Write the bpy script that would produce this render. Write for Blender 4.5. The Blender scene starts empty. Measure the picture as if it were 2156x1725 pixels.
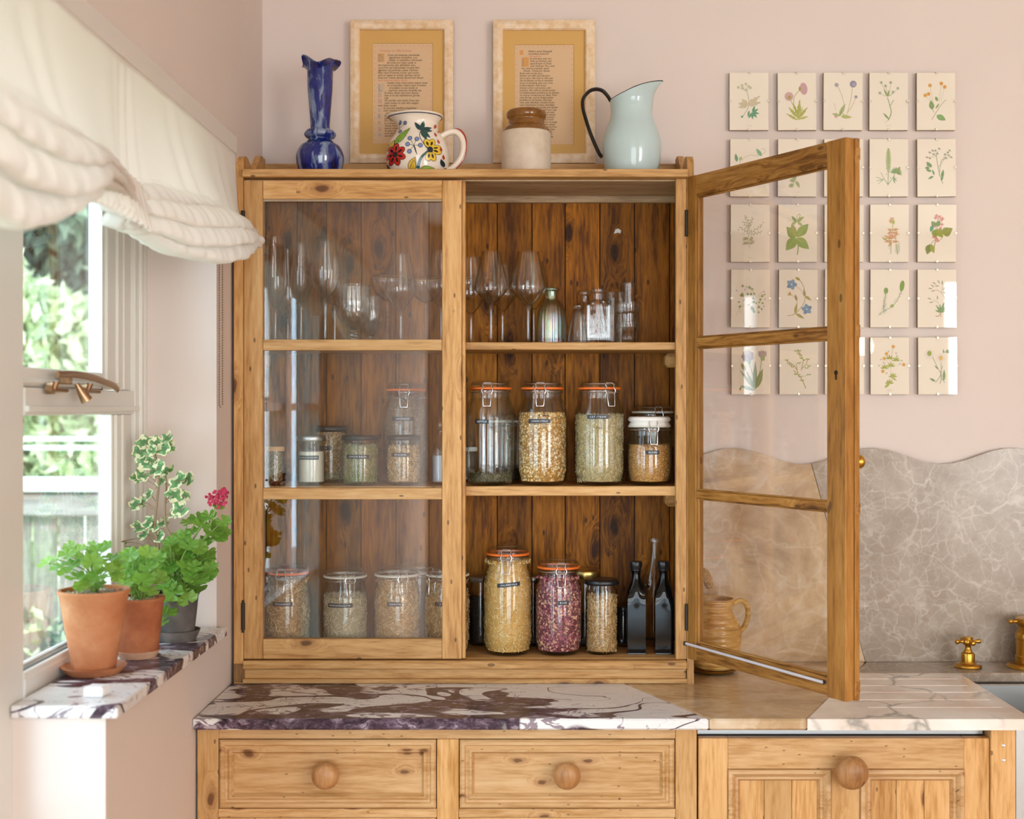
import bpy, bmesh, math, random
from mathutils import Vector, Matrix, Euler
PI = math.pi
C = bpy.context.scene.collection
SC = bpy.context.scene
# ------------------------------------------------------------------ camera, world, sun, large lights
F = 2700.0                     # focal length in pixels of the 2156 px wide frame
CX, CY, EYE = 1118.0, 857.0, 1.55
cam = bpy.data.cameras.new('camera'); camo = bpy.data.objects.new('camera', cam); C.objects.link(camo)
camo.location = (0, 0, EYE); camo.rotation_euler = (PI/2, 0, 0)
cam.sensor_width = 36; cam.lens = 36*F/2156
cam.shift_x = -(CX-1078)/2156; cam.shift_y = (CY-862.5)/2156
cam.clip_start = .05; cam.clip_end = 200
cam.dof.use_dof = True; cam.dof.focus_distance = 2.86; cam.dof.aperture_fstop = 3.2
SC.camera = camo
W = bpy.data.worlds.new('sky'); SC.world = W; W.use_nodes = True
nt = W.node_tree; nt.nodes.clear()
wo = nt.nodes.new('ShaderNodeOutputWorld'); wb = nt.nodes.new('ShaderNodeBackground')
wb.inputs[0].default_value = (.68, .85, 1.0, 1); wb.inputs[1].default_value = 3.0
nt.links.new(wb.outputs[0], wo.inputs[0])
def lamp(name, kind, loc, target, energy, color, size=None, size_y=None):
    l = bpy.data.lights.new(name, kind); l.energy = energy; l.color = color
    o = bpy.data.objects.new(name, l); C.objects.link(o); o.location = loc
    d = Vector(target)-Vector(loc); o.rotation_euler = d.to_track_quat('-Z', 'Y').to_euler()
    if kind == 'AREA':
        l.shape = 'RECTANGLE'; l.size = size; l.size_y = size_y
    return o
sun = lamp('sun', 'SUN', (3, -3, 8), (-3.2, 5.5, 0), 2.2, (1, .95, .85)); sun.data.angle = .01
lamp('daylight_garden_doors', 'AREA', (-2.3, -2.5, 1.7), (-.6, 2.6, 1.3), 120, (.50, .75, 1.0), 2.4, 2.2)
lamp('daylight_rear_window', 'AREA', (3.74, -2.95, 1.5), (3.6, 0, 1.45), 76, (1.0, .96, .92), 1.6, 2.0)
lamp('daylight_rear_doors', 'AREA', (.6, -2.95, 1.35), (.5, 0, 1.35), 32, (1.0, .96, .92), 2.0, 2.1)
SC.view_settings.view_transform = 'Standard'; SC.view_settings.look = 'None'
SC.view_settings.gamma = 1; SC.view_settings.use_curve_mapping = False
SC.view_settings.exposure = 0.80
SC.cycles.max_bounces = 12; SC.cycles.transparent_max_bounces = 40; SC.cycles.transmission_bounces = 10
SC.cycles.diffuse_bounces = 5; SC.cycles.glossy_bounces = 5
SC.cycles.caustics_reflective = False; SC.cycles.caustics_refractive = False
SC.cycles.sample_clamp_indirect = 4.0
SC.cycles.use_denoising = True

def PX(x, Y): return (x-CX)*Y/F
def PZ(y, Y): return EYE-(y-CY)*Y/F
def P(x, y, Y): return (PX(x, Y), Y, PZ(y, Y))
def lin(h):
    if isinstance(h, str):
        h = h.lstrip('#'); c = [int(h[i:i+2], 16)/255 for i in (0, 2, 4)]
    else: c = [v/255 for v in h]
    return tuple((v/12.92 if v <= .04045 else ((v+.055)/1.055)**2.4) for v in c)+(1.0,)

# ------------------------------------------------------------------ geometry helpers
class G:
    def __init__(s): s.v = []; s.f = []; s.c = []; s.m = []
    def add(s, vs, fs, col=None, mi=0, M=None):
        b = len(s.v)
        s.v += [tuple(M @ Vector(p)) for p in vs] if M else [tuple(p) for p in vs]
        for f in fs: s.f.append(tuple(i+b for i in f)); s.c.append(col); s.m.append(mi)
        return s
    def box(s, x0, x1, y0, y1, z0, z1, col=None, mi=0, M=None):
        vs = [(x, y, z) for x in (x0, x1) for y in (y0, y1) for z in (z0, z1)]
        return s.add(vs, [(0,1,3,2),(4,6,7,5),(0,4,5,1),(2,3,7,6),(0,2,6,4),(1,5,7,3)], col, mi, M)
    def lathe(s, prof, n=32, M=None, col=None, mi=0, cap0=True, cap1=True, rf=None, zf=None):
        vs = []; fs = []; k = len(prof)
        for i in range(n):
            a = 2*PI*i/n
            for j, (r, z) in enumerate(prof):
                rr = r*(rf(a, j, z) if rf else 1); zz = z+(zf(a, j, r) if zf else 0)
                vs.append((rr*math.cos(a), rr*math.sin(a), zz))
        for i in range(n):
            i2 = (i+1) % n
            for j in range(k-1): fs.append((i*k+j, i2*k+j, i2*k+j+1, i*k+j+1))
        if cap0 and prof[0][0] > 1e-6: fs.append(tuple(i*k for i in range(n))[::-1])
        if cap1 and prof[-1][0] > 1e-6: fs.append(tuple(i*k+k-1 for i in range(n)))
        return s.add(vs, fs, col, mi, M)
    def tube(s, pts, r, n=8, col=None, mi=0, closed=False, M=None, flat=1.0):
        pts = [Vector(p) for p in pts]; N = len(pts); vs = []; fs = []
        rs = r if isinstance(r, (list, tuple)) else [r]*N
        up = None
        for i, p in enumerate(pts):
            a = pts[(i-1) % N] if (closed or i > 0) else p
            b = pts[(i+1) % N] if (closed or i < N-1) else p
            t = (b-a).normalized()
            if up is None:
                up = Vector((0, 0, 1)) if abs(t.z) < .9 else Vector((1, 0, 0))
            side = t.cross(up).normalized(); up = side.cross(t).normalized()
            for k in range(n):
                an = 2*PI*k/n
                vs.append(p+(side*math.cos(an)*flat+up*math.sin(an))*rs[i])
        M2 = N if closed else N-1
        for i in range(M2):
            for k in range(n):
                fs.append((i*n+k, i*n+(k+1) % n, ((i+1) % N)*n+(k+1) % n, ((i+1) % N)*n+k))
        if not closed:
            fs.append(tuple(range(n))[::-1]); fs.append(tuple((N-1)*n+k for k in range(n)))
        return s.add(vs, fs, col, mi, M)
    def rings(s, x0, x1, z0, z1, prof, fill=True, back=None, col=None, mi=0, M=None):
        # concentric mitred rectangles: prof = [(inset, y)], facing -Y
        vs = []; fs = []
        for ins, y in prof:
            vs += [(x0+ins, y, z0+ins), (x1-ins, y, z0+ins), (x1-ins, y, z1-ins), (x0+ins, y, z1-ins)]
        for j in range(len(prof)-1):
            for k in range(4):
                a = j*4+k; b = j*4+(k+1) % 4; fs.append((a, b, b+4, a+4))
        if fill:
            j = (len(prof)-1)*4; fs.append((j, j+1, j+2, j+3))
        return s.add(vs, fs, col, mi, M)
    def build(s, name, mat, parent=None, smooth=False, bevel=0, loc=None, solid=0):
        me = bpy.data.meshes.new(name); me.from_pydata([tuple(v) for v in s.v], [], s.f)
        if any(c is not None for c in s.c):
            at = me.color_attributes.new('Col', 'FLOAT_COLOR', 'CORNER'); dat = []
            for p in me.polygons:
                dat += list(s.c[p.index] or (1, 1, 1, 1))*p.loop_total
            at.data.foreach_set('color', dat)
        for m in (mat if isinstance(mat, (list, tuple)) else [mat]): me.materials.append(m)
        if any(s.m): me.polygons.foreach_set('material_index', s.m)
        bm = bmesh.new(); bm.from_mesh(me)
        if bevel:
            bmesh.ops.remove_doubles(bm, verts=bm.verts, dist=1e-6)
            bmesh.ops.bevel(bm, geom=list(bm.edges), offset=bevel, segments=1, affect='EDGES', clamp_overlap=True)
        if not any(c is not None for c in s.c): bmesh.ops.recalc_face_normals(bm, faces=bm.faces)
        bm.to_mesh(me); bm.free()
        if smooth:
            me.polygons.foreach_set('use_smooth', [True]*len(me.polygons))
            me.set_sharp_from_angle(angle=math.radians(40 if smooth is True else smooth))
        me.update()
        o = bpy.data.objects.new(name, me); C.objects.link(o)
        if parent: o.parent = parent
        if loc: o.location = loc
        if solid:
            md = o.modifiers.new('solid', 'SOLIDIFY'); md.thickness = solid; md.offset = 0
        return o
def tag(o, label=None, cat=None, group=None, kind=None):
    if label: o['label'] = label
    if cat: o['category'] = cat
    if group: o['group'] = group
    if kind: o['kind'] = kind
    return o
def thing(name, loc, label, cat, group=None, rz=0, M=None):
    o = bpy.data.objects.new(name, None); C.objects.link(o); o.empty_display_size = .02
    o.location = loc; o.rotation_euler = (0, 0, rz)
    return tag(o, label, cat, group)
def struct(o): o['kind'] = 'structure'; return o
def copy_tree(o, parent=None):
    c = o.copy(); C.objects.link(c); c.parent = parent
    for ch in list(o.children): copy_tree(ch, c)
    return c
def smoothprof(pts, n=6):
    out = []
    for i in range(len(pts)-1):
        p0 = pts[max(i-1, 0)]; p1 = pts[i]; p2 = pts[i+1]; p3 = pts[min(i+2, len(pts)-1)]
        for k in range(n):
            t = k/n
            out.append(tuple(.5*((2*b)+(-a+c)*t+(2*a-5*b+4*c-d)*t*t+(-a+3*b-3*c+d)*t**3) for a, b, c, d in zip(p0, p1, p2, p3)))
    out.append(tuple(pts[-1])); return out
def TR(x=0, y=0, z=0, rx=0, ry=0, rz=0, s=1):
    return Matrix.Translation((x, y, z)) @ Euler((rx, ry, rz)).to_matrix().to_4x4() @ Matrix.Scale(s, 4)

# ------------------------------------------------------------------ materials
class N:
    def __init__(s, name):
        s.m = bpy.data.materials.new(name); s.m.use_nodes = True; s.t = s.m.node_tree; s.t.nodes.clear()
        s.out = s.n('OutputMaterial')
    def n(s, kind, **kw):
        nd = s.t.nodes.new('ShaderNode'+kind)
        for k, v in kw.items(): setattr(nd, k, v)
        return nd
    def l(s, a, b): s.t.links.new(a, b)
    def val(s, sock, v):
        if hasattr(v, 'is_linked'): s.l(v, sock)
        else: sock.default_value = v
    def math(s, op, a, b=0.0, clamp=False):
        m = s.n('Math', operation=op, use_clamp=clamp); s.val(m.inputs[0], a); s.val(m.inputs[1], b); return m.outputs[0]
    def mix(s, f, a, b, blend='MIX'):
        m = s.n('MixRGB', blend_type=blend); s.val(m.inputs[0], f); s.val(m.inputs[1], a); s.val(m.inputs[2], b); return m.outputs[0]
    def ramp(s, f, stops):
        r = s.n('ValToRGB'); e = r.color_ramp.elements
        while len(e) < len(stops): e.new(.5)
        for i, (p, c) in enumerate(stops):
            e[i].position = p; e[i].color = lin(c) if isinstance(c, str) else (c if isinstance(c, tuple) else (c, c, c, 1))
        s.l(f, r.inputs[0]); return r.outputs[0]
    def coord(s, scale=(1, 1, 1), rot=(0, 0, 0), rand=0.0, src='Object'):
        tc = s.n('TexCoord'); mp = s.n('Mapping'); mp.inputs['Scale'].default_value = scale; mp.inputs['Rotation'].default_value = rot
        s.l(tc.outputs[src], mp.inputs[0])
        if rand:
            oi = s.n('ObjectInfo'); cb = s.n('CombineXYZ')
            s.l(s.math('MULTIPLY', oi.outputs['Random'], rand), cb.inputs[0]); s.l(s.math('MULTIPLY', oi.outputs['Random'], rand*1.7), cb.inputs[1])
            s.l(s.math('MULTIPLY', oi.outputs['Random'], rand*2.3), cb.inputs[2])
            ad = s.n('VectorMath', operation='ADD'); s.l(mp.outputs[0], ad.inputs[0]); s.l(cb.outputs[0], ad.inputs[1]); return ad.outputs[0]
        return mp.outputs[0]
    def noise(s, v, scale, detail=4, rough=.5, dist=0):
        t = s.n('TexNoise'); s.l(v, t.inputs['Vector']); t.inputs['Scale'].default_value = scale
        t.inputs['Detail'].default_value = detail; t.inputs['Roughness'].default_value = rough; t.inputs['Distortion'].default_value = dist
        return t.outputs[0]
    def vor(s, v, scale, feature='F1', rnd=1.0):
        t = s.n('TexVoronoi', feature=feature); s.l(v, t.inputs['Vector']); t.inputs['Scale'].default_value = scale
        t.inputs['Randomness'].default_value = rnd; return t
    def bump(s, h, strength=.3, dist=.002):
        b = s.n('Bump'); b.inputs['Strength'].default_value = strength; b.inputs['Distance'].default_value = dist; s.l(h, b.inputs['Height']); return b.outputs[0]
    def bsdf(s, col, rough=.5, metal=0, bump=None, spec=.5, **kw):
        p = s.n('BsdfPrincipled'); s.val(p.inputs['Base Color'], lin(col) if isinstance(col, str) else col)
        s.val(p.inputs['Roughness'], rough); p.inputs['Metallic'].default_value = metal; p.inputs['Specular IOR Level'].default_value = spec
        for k, v in kw.items(): s.val(p.inputs[k.replace('_', ' ')], v)
        if bump is not None: s.l(bump, p.inputs['Normal'])
        s.l(p.outputs[0], s.out.inputs[0]); return s.m
def plain(name, col, rough=.5, metal=0, **kw): return N(name).bsdf(col, rough, metal, **kw)
def warp(n, v, scale, amt, detail=2):
    t = n.n('TexNoise'); n.l(v, t.inputs['Vector']); t.inputs['Scale'].default_value = scale; t.inputs['Detail'].default_value = detail
    a = n.n('VectorMath', operation='MULTIPLY_ADD'); n.l(t.outputs['Color'], a.inputs[0]); a.inputs[1].default_value = (amt,)*3; n.l(v, a.inputs[2])
    return a.outputs[0]
def wood(name, axis, light, mid, dark, rough=.5, knots=.62, knotc='#4a2c12', contrast=1.0, wear=.0, spec=.35, kn=9.0, vary=.25):
    """pine: grain runs along axis"""
    n = N(name); sc = [1, 1, 1]; sc['XYZ'.index(axis)] = .10
    v = n.coord(tuple(sc), rand=9.0)
    # knots: cells much longer along the grain
    v0 = n.coord((1, 1, 1), rand=5.0); s3 = n.n('SeparateXYZ'); n.l(v0, s3.inputs[0])
    ai = 'XYZ'.index(axis); o1, o2 = [i for i in range(3) if i != ai]
    cr = n.math('ADD', s3.outputs[o1], s3.outputs[o2]); c2 = n.n('CombineXYZ')
    n.l(n.math('MULTIPLY', cr, kn), c2.inputs[0]); n.l(n.math('MULTIPLY', s3.outputs[ai], kn*.42), c2.inputs[1])
    vk = n.vor(warp(n, c2.outputs[0], 2.5, .20), 1.0); vk.voronoi_dimensions = '2D'
    vp = n.vor(c2.outputs[0], 2.6); vp.voronoi_dimensions = '2D'; sq = n.n('SeparateColor'); n.l(vp.outputs['Color'], sq.inputs[0])
    pin = n.math('MULTIPLY', n.math('GREATER_THAN', sq.outputs[1], .86), n.math('LESS_THAN', vp.outputs['Distance'], .085))
    sp = n.n('SeparateColor'); n.l(vk.outputs['Color'], sp.inputs[0])
    gate = n.math('GREATER_THAN', sp.outputs[0], knots)
    near = n.math('MULTIPLY', gate, n.math('SUBTRACT', 1.0, n.math('MULTIPLY', vk.outputs['Distance'], 2.6), True))
    # grain rings bent round the knots
    sw = n.n('VectorMath', operation='MULTIPLY_ADD'); cb = n.n('CombineXYZ')
    for i in range(3): n.l(n.math('MULTIPLY', near, .035), cb.inputs[i])
    ad = n.n('VectorMath', operation='ADD'); n.l(v, ad.inputs[0]); n.l(cb.outputs[0], ad.inputs[1])
    vv = warp(n, ad.outputs[0], 7, .03)
    big = n.noise(vv, 22, 3, .55, .3)
    lines = n.noise(vv, 150, 4, .6, .0)
    fine = n.noise(vv, 420, 3, .6)
    g = n.math('ADD', n.math('MULTIPLY', big, .45), n.math('MULTIPLY', lines, .55))
    d = .5-.17/contrast; e = .5+.17/contrast
    col = n.ramp(g, [(max(0, .5-.16/contrast), dark), (.5, mid), (min(1, .5+.16/contrast), light)])
    v2 = n.coord((1, 1, 1), rand=3)
    blot = n.noise(v2, 6, 3, .6)
    col = n.mix(n.math('MULTIPLY', blot, .22), col, lin(dark), 'MIX')
    halo = n.ramp(near, [(.35, 0.0), (.75, .55), (1, .75)])
    col = n.mix(halo, col, lin(dark), 'MULTIPLY')
    core = n.ramp(near, [(.70, 0.0), (.80, 1.0)])
    col = n.mix(n.math('MULTIPLY', core, .72), col, lin(knotc))
    col = n.mix(n.math('MULTIPLY', pin, .7), col, lin(knotc))
    oi = n.n('ObjectInfo'); br = n.math('ADD', 1-vary*.5, n.math('MULTIPLY', oi.outputs['Random'], vary))
    cbr = n.n('CombineXYZ'); [n.l(br, cbr.inputs[i]) for i in range(3)]
    col = n.mix(1.0, col, cbr.outputs[0], 'MULTIPLY')
    if wear:
        w = n.noise(n.coord((1, 1, 1), rand=7), 38, 5, .7)
        wm = n.ramp(w, [(.66, 0.0), (.72, 1.0)])
        col = n.mix(n.math('MULTIPLY', wm, wear), col, lin('#5a3a1c'))
    bp = n.bump(n.math('ADD', lines, n.math('MULTIPLY', fine, .6)), .25, .0012)
    return n.bsdf(col, rough, 0, bp, spec)
WL, WM, WD = '#dcb27a', '#c9985c', '#a97a40'
PINE_V = wood('aged_pine_upright', 'Z', '#d9ae76', '#c6955a', '#9c6a34', .5, .90, wear=.25, kn=14)
PINE_H = wood('aged_pine_level', 'X', '#dbb27c', '#ca9b61', '#a0703a', .5, .90, wear=.25, kn=15)
PINE_W = wood('worn_pine_ledge', 'X', '#dcb47c', '#c4935a', '#946530', .6, .7, wear=.8)
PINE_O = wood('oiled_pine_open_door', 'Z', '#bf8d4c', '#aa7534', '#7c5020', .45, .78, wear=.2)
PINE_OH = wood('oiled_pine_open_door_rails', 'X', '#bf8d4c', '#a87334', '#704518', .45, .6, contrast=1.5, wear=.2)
PINE_B = wood('stained_pine_back_boards', 'Z', '#a86816', '#8a5208', '#5a3004', .5, .58, '#1c0d04', 1.5, 0, .15, 11, .5)
PINE_S = wood('grey_pine_board_underside', 'X', '#c8ae90', '#b09474', '#8c6e50', .6, .9)
PINE_C = wood('waxed_pine_cabinet_upright', 'Z', '#dbb17c', '#cfa168', '#a97638', .42, .86, '#5c3a1c', kn=16)
PINE_CH = wood('waxed_pine_cabinet_level', 'X', '#deb888', '#d2a774', '#b07f44', .42, .84, '#5c3a1c', kn=26)
PINE_K = wood('turned_pine_knob', 'Z', '#b98a5c', '#a87648', '#875a34', .38, .9)

def plaster(name, col, rough=.85):
    n = N(name); v = n.coord()
    a = n.noise(v, 2.2, 5, .6); b = n.noise(v, 55, 4, .6)
    c = n.mix(n.ramp(a, [(.3, 0.0), (.7, 1.0)]), lin(col), tuple(x*1.045 for x in lin(col)[:3])+(1,))
    return n.bsdf(c, rough, 0, n.bump(n.math('ADD', a, n.math('MULTIPLY', b, .06)), .25, .006), .25)
PLASTER = plaster('pink_plaster', '#dccec6')
PLASTER_R = plaster('pale_pink_plaster', '#e0cdc6')
WHITE = plain('cream_gloss_paint', '#e2dfd9', .35)
CEIL = plain('white_ceiling_paint', '#f0ece6', .8)

def glassmat(name, tint=(.985, .99, .985), edge=(.72, .75, .73), base=.035, power=4.0, amp=.85, rough=.015, refl=(1, 1, 1)):
    n = N(name); lw = n.n('LayerWeight'); lw.inputs[0].default_value = .5
    f = n.math('POWER', lw.outputs['Facing'], power)
    fac = n.math('ADD', base, n.math('MULTIPLY', f, amp), True)
    tr = n.n('BsdfTransparent'); n.l(n.mix(n.math('POWER', lw.outputs['Facing'], 2.5), tint+(1,), edge+(1,)), tr.inputs[0])
    gl = n.n('BsdfGlossy'); gl.inputs['Roughness'].default_value = rough; gl.inputs[0].default_value = refl+(1,)
    mx = n.n('MixShader'); n.l(fac, mx.inputs[0]); n.l(tr.outputs[0], mx.inputs[1]); n.l(gl.outputs[0], mx.inputs[2]); n.l(mx.outputs[0], n.out.inputs[0])
    return n.m
PANE = glassmat('window_glass', (.99, .995, .99), (.95, .97, .95), .045, 4.5, .9, 0.0)
CAB_PANE = glassmat('cabinet_glass', (.985, .985, .98), (.95, .95, .94), .065, 4.2, .9, 0.0)
JARG = glassmat('jar_glass', (.98, .985, .975), (.62, .64, .60), .03, 3.4, .7, .015)
WINEG = glassmat('drinking_glass', (.985, .985, .98), (.62, .60, .56), .03, 2.7, .6, .012)
CUTG = glassmat('cut_glass', (.94, .94, .93), (.6, .6, .58), .07, 2.2, .5, .05)
def iri():
    n = N('iridescent_glass'); lw = n.n('LayerWeight'); lw.inputs[0].default_value = .5
    nz = n.noise(n.coord((1, 1, .4)), 26, 3, .6)
    col = n.ramp(nz, [(.35, '#c9e6dc'), (.45, '#e8e6b8'), (.52, '#e6c6dc'), (.60, '#b8dce8'), (.7, '#d8e8c0')])
    tr = n.n('BsdfTransparent'); tr.inputs[0].default_value = (.88, .88, .84, 1)
    gl = n.n('BsdfGlossy'); gl.inputs['Roughness'].default_value = .22; n.l(col, gl.inputs[0])
    fac = n.math('ADD', .22, n.math('MULTIPLY', n.math('POWER', lw.outputs['Facing'], 2.0), .5), True)
    mx = n.n('MixShader'); n.l(fac, mx.inputs[0]); n.l(tr.outputs[0], mx.inputs[1]); n.l(gl.outputs[0], mx.inputs[2]); n.l(mx.outputs[0], n.out.inputs[0])
    return n.m
IRIG = iri()
STEEL = plain('bright_steel', '#dcdade', .25, 1); ROD = plain('rod_painted_gleam', '#e6e6f2', .3, .35)  # rod: pale lavender colour paints in light reflected from the window
STEELD = plain('brushed_steel', '#b4b6b6', .38, 1)
BRASS = plain('aged_brass', '#c4953f', .3, 1)
BRASSB = plain('bronze_latch', '#a98868', .35, 1)
IRON = plain('dark_iron_hinge', '#3c332c', .6, .6)
BLACKP = plain('black_enamel', '#15161a', .3)
ORANGE = plain('orange_rubber', '#ee7424', .5)
CLEARR = plain('clear_rubber', '#d8d4c8', .5)
DYMO = plain('black_label_tape', '#121620', .35)
LETTER = plain('white_embossed_lettering', '#e8e8ec', .5)
PORCE = plain('white_porcelain', '#f0ece8', .2)
VC = (lambda n: n.bsdf((lambda a: (setattr(a, 'attribute_name', 'Col'), a.outputs['Color'])[1])(n.n('Attribute')), .7))(N('coloured_print'))
VCG = (lambda n: n.bsdf((lambda a: (setattr(a, 'attribute_name', 'Col'), a.outputs['Color'])[1])(n.n('Attribute')), .18))(N('glazed_decoration'))
def fabric():
    n = N('cream_linen'); v = n.coord((1, 1, 1))
    w = n.noise(v, 900, 2, .5)
    col = n.mix(n.math('MULTIPLY', w, .12), lin('#f6f3ef'), lin('#e6dfd6'))
    d = n.n('BsdfDiffuse'); n.l(col, d.inputs[0]); t = n.n('BsdfTranslucent'); t.inputs[0].default_value = lin('#fbf5ee')
    mx = n.n('MixShader'); mx.inputs[0].default_value = .42; n.l(d.outputs[0], mx.inputs[1]); n.l(t.outputs[0], mx.inputs[2]); n.l(mx.outputs[0], n.out.inputs[0])
    n.l(n.bump(w, .15, .0006), d.inputs['Normal'])
    return n.m
LINEN = fabric()

def viola():
    n = N('purple_veined_marble'); v = n.coord((1.0, 1.9, 1.5))
    vv = warp(n, v, 2.0, .25, 2)
    big = n.noise(n.coord((.8, 1.3, 1), rot=(0, 0, .25)), 2.3, 2, .5, .3)
    fld = n.noise(vv, 4.8, 1.0, .4, .6); f2 = n.noise(warp(n, v, 5, .2, 3), 13, 3, .5, .8)
    sx = n.n('SeparateXYZ'); n.l(n.coord(), sx.inputs[0])
    big = n.math('SUBTRACT', n.math('ADD', big, .07), n.math('MULTIPLY', n.math('ABSOLUTE', n.math('ADD', sx.outputs[0], .22)), .32))
    wdt = n.ramp(big, [(.36, .005), (.44, .018), (.51, .075), (.60, .13)])
    m1 = n.ramp(n.math('DIVIDE', n.math('ABSOLUTE', n.math('SUBTRACT', fld, .5)), wdt), [(.80, 1.0), (1.0, 0.0)])
    m2 = n.ramp(n.math('DIVIDE', n.math('ABSOLUTE', n.math('SUBTRACT', f2, .5)), n.math('MULTIPLY', wdt, .45)), [(.6, .85), (1.0, 0.0)])
    body = n.mix(n.noise(v, 9, 4, .6), lin('#f2eeea'), lin('#d4d0d2'))
    body = n.mix(m2, body, lin('#7c6674'))
    pn = n.noise(warp(n, v, 14, .1, 4), 34, 5, .7)
    purple = n.ramp(pn, [(.35, '#281a26'), (.48, '#46343f'), (.57, '#6c5866'), (.68, '#b4a6ae')])
    col = n.mix(m1, body, purple)
    return n.bsdf(col, .25, 0, None, .22)
VIOLA = viola()
def warm_marble():
    n = N('peach_breccia_marble'); v = n.coord((1, 1.6, 1), rot=(0, 0, .4))
    vv = warp(n, v, 3, .35, 4)
    a = n.noise(vv, 4.2, 6, .6, .5); b = n.noise(vv, 30, 5, .65)
    col = n.ramp(n.math('ADD', n.math('MULTIPLY', a, .75), n.math('MULTIPLY', b, .25)), [(.36, '#96744c'), (.45, '#b3926a'), (.53, '#c4a680'), (.60, '#cfb698'), (.68, '#dccbb2')])
    e = n.vor(warp(n, v, 5, .3, 4), 7, 'DISTANCE_TO_EDGE').outputs['Distance']
    col = n.mix(n.ramp(e, [(.0, .22), (.03, 0.0)]), col, lin('#e4d4bc'))
    return n.bsdf(col, .2)
WARMM = warm_marble()
def grey_marble():
    n = N('grey_brown_marble_white_veins'); v = n.coord((1, 1, 1))
    a = n.noise(warp(n, v, 4, .2, 3), 9, 6, .65)
    base = n.ramp(a, [(.3, '#877461'), (.5, '#988776'), (.7, '#a99a89')])
    col = base
    for sc, w, am, wp in ((3.6, .018, .5, .30), (8.5, .026, .5, .20), (19, .05, .45, .12), (34, .07, .3, .08)):
        e = n.vor(warp(n, v, 3.0+sc*.3, wp, 5), sc, 'DISTANCE_TO_EDGE').outputs['Distance']
        g = n.noise(v, sc*.9, 2, .5)
        f = n.math('MULTIPLY', n.ramp(e, [(.0, 1.0), (w, 0.0)]), n.ramp(g, [(.35, .15), (.65, 1.0)]))
        col = n.mix(n.math('MULTIPLY', f, am), col, lin('#cfc3b5'))
    s = n.ramp(n.noise(v, 26, 3, .5), [(.66, 0.0), (.72, .5)])
    col = n.mix(s, col, lin('#8c7460'))
    return n.bsdf(col, .25)
GREYM = grey_marble()
def white_marble():
    n = N('white_marble_grey_veins'); v = n.coord((1, 1, 1), rot=(0, 0, .5))
    a = n.noise(warp(n, v, 3, .3, 4), 5, 5, .6)
    base = n.ramp(a, [(.35, '#dccbbc'), (.55, '#ece4dc'), (.7, '#f2eeea')])
    e = n.vor(warp(n, v, 4, .3, 5), 4.2, 'DISTANCE_TO_EDGE').outputs['Distance']
    g = n.noise(v, 3.0, 2, .5)
    f = n.math('MULTIPLY', n.ramp(e, [(.0, .85), (.028, 0.0)]), n.ramp(g, [(.42, .0), (.56, 1.0)]))
    return n.bsdf(n.mix(f, base, lin('#8f8c86')), .2)
WHITEM = white_marble()
def terracotta(name, a, b, c):
    n = N(name); v = n.coord(rand=2); x = n.noise(v, 14, 5, .6); y = n.noise(v, 90, 3, .6)
    col = n.ramp(x, [(.3, a), (.52, b), (.72, c)])
    return n.bsdf(col, .8, 0, n.bump(n.math('ADD', x, y), .2, .002), .25)
TERRA = terracotta('terracotta', '#b06a44', '#c08058', '#d09c78')
TERRA2 = terracotta('dark_terracotta', '#8a4c30', '#a3603e', '#b87850')
TERRA3 = terracotta('pale_terracotta', '#c08a6c', '#cf9f80', '#dcb498')
TERRAG = terracotta('grey_weathered_clay', '#4c4848', '#66605c', '#8a8078')
SOIL = terracotta('grit_and_soil', '#6a5644', '#a58f78', '#d0bea8')
def leafmat(name, col, tcol):
    n = N(name); oi = n.n('ObjectInfo'); v = n.coord(rand=3)
    c = n.mix(n.math('MULTIPLY', oi.outputs['Random'], .55), lin(col), lin(tcol))
    c = n.mix(n.math('MULTIPLY', n.noise(v, 60, 3, .5), .3), c, lin('#2f5a1c'))
    d = n.n('BsdfPrincipled'); n.l(c, d.inputs['Base Color']); d.inputs['Roughness'].default_value = .45
    t = n.n('BsdfTranslucent'); n.l(n.mix(.5, c, lin('#b8e050')), t.inputs[0])
    mx = n.n('MixShader'); mx.inputs[0].default_value = .35; n.l(d.outputs[0], mx.inputs[1]); n.l(t.outputs[0], mx.inputs[2]); n.l(mx.outputs[0], n.out.inputs[0])
    return n.m
LEAF = leafmat('geranium_leaf', '#6a9c3c', '#b2cf60')
LEAFD = leafmat('dark_leaf', '#35702c', '#5f9a3c')
STEM = plain('green_stem', '#7d9a4c', .6)
STEMB = plain('brown_stem', '#8a7454', .7)
def vcleaf():
    n = N('variegated_leaf'); a = n.n('Attribute'); a.attribute_name = 'Col'
    d = n.n('BsdfPrincipled'); n.l(a.outputs['Color'], d.inputs['Base Color']); d.inputs['Roughness'].default_value = .5
    t = n.n('BsdfTranslucent'); n.l(a.outputs['Color'], t.inputs[0])
    mx = n.n('MixShader'); mx.inputs[0].default_value = .3; n.l(d.outputs[0], mx.inputs[1]); n.l(t.outputs[0], mx.inputs[2]); n.l(mx.outputs[0], n.out.inputs[0])
    return n.m
VLEAF = vcleaf()
# ------------------------------------------------------------------ room shell
WX = -.684; WY = 3.19; RX = 4.6; RY = -2.7; CZ = 2.75; OX = -.93
g = G(); g.box(OX, RX+.15, WY, WY+.15, 0, CZ); struct(g.build('wall_back', PLASTER))
g = G()
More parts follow.
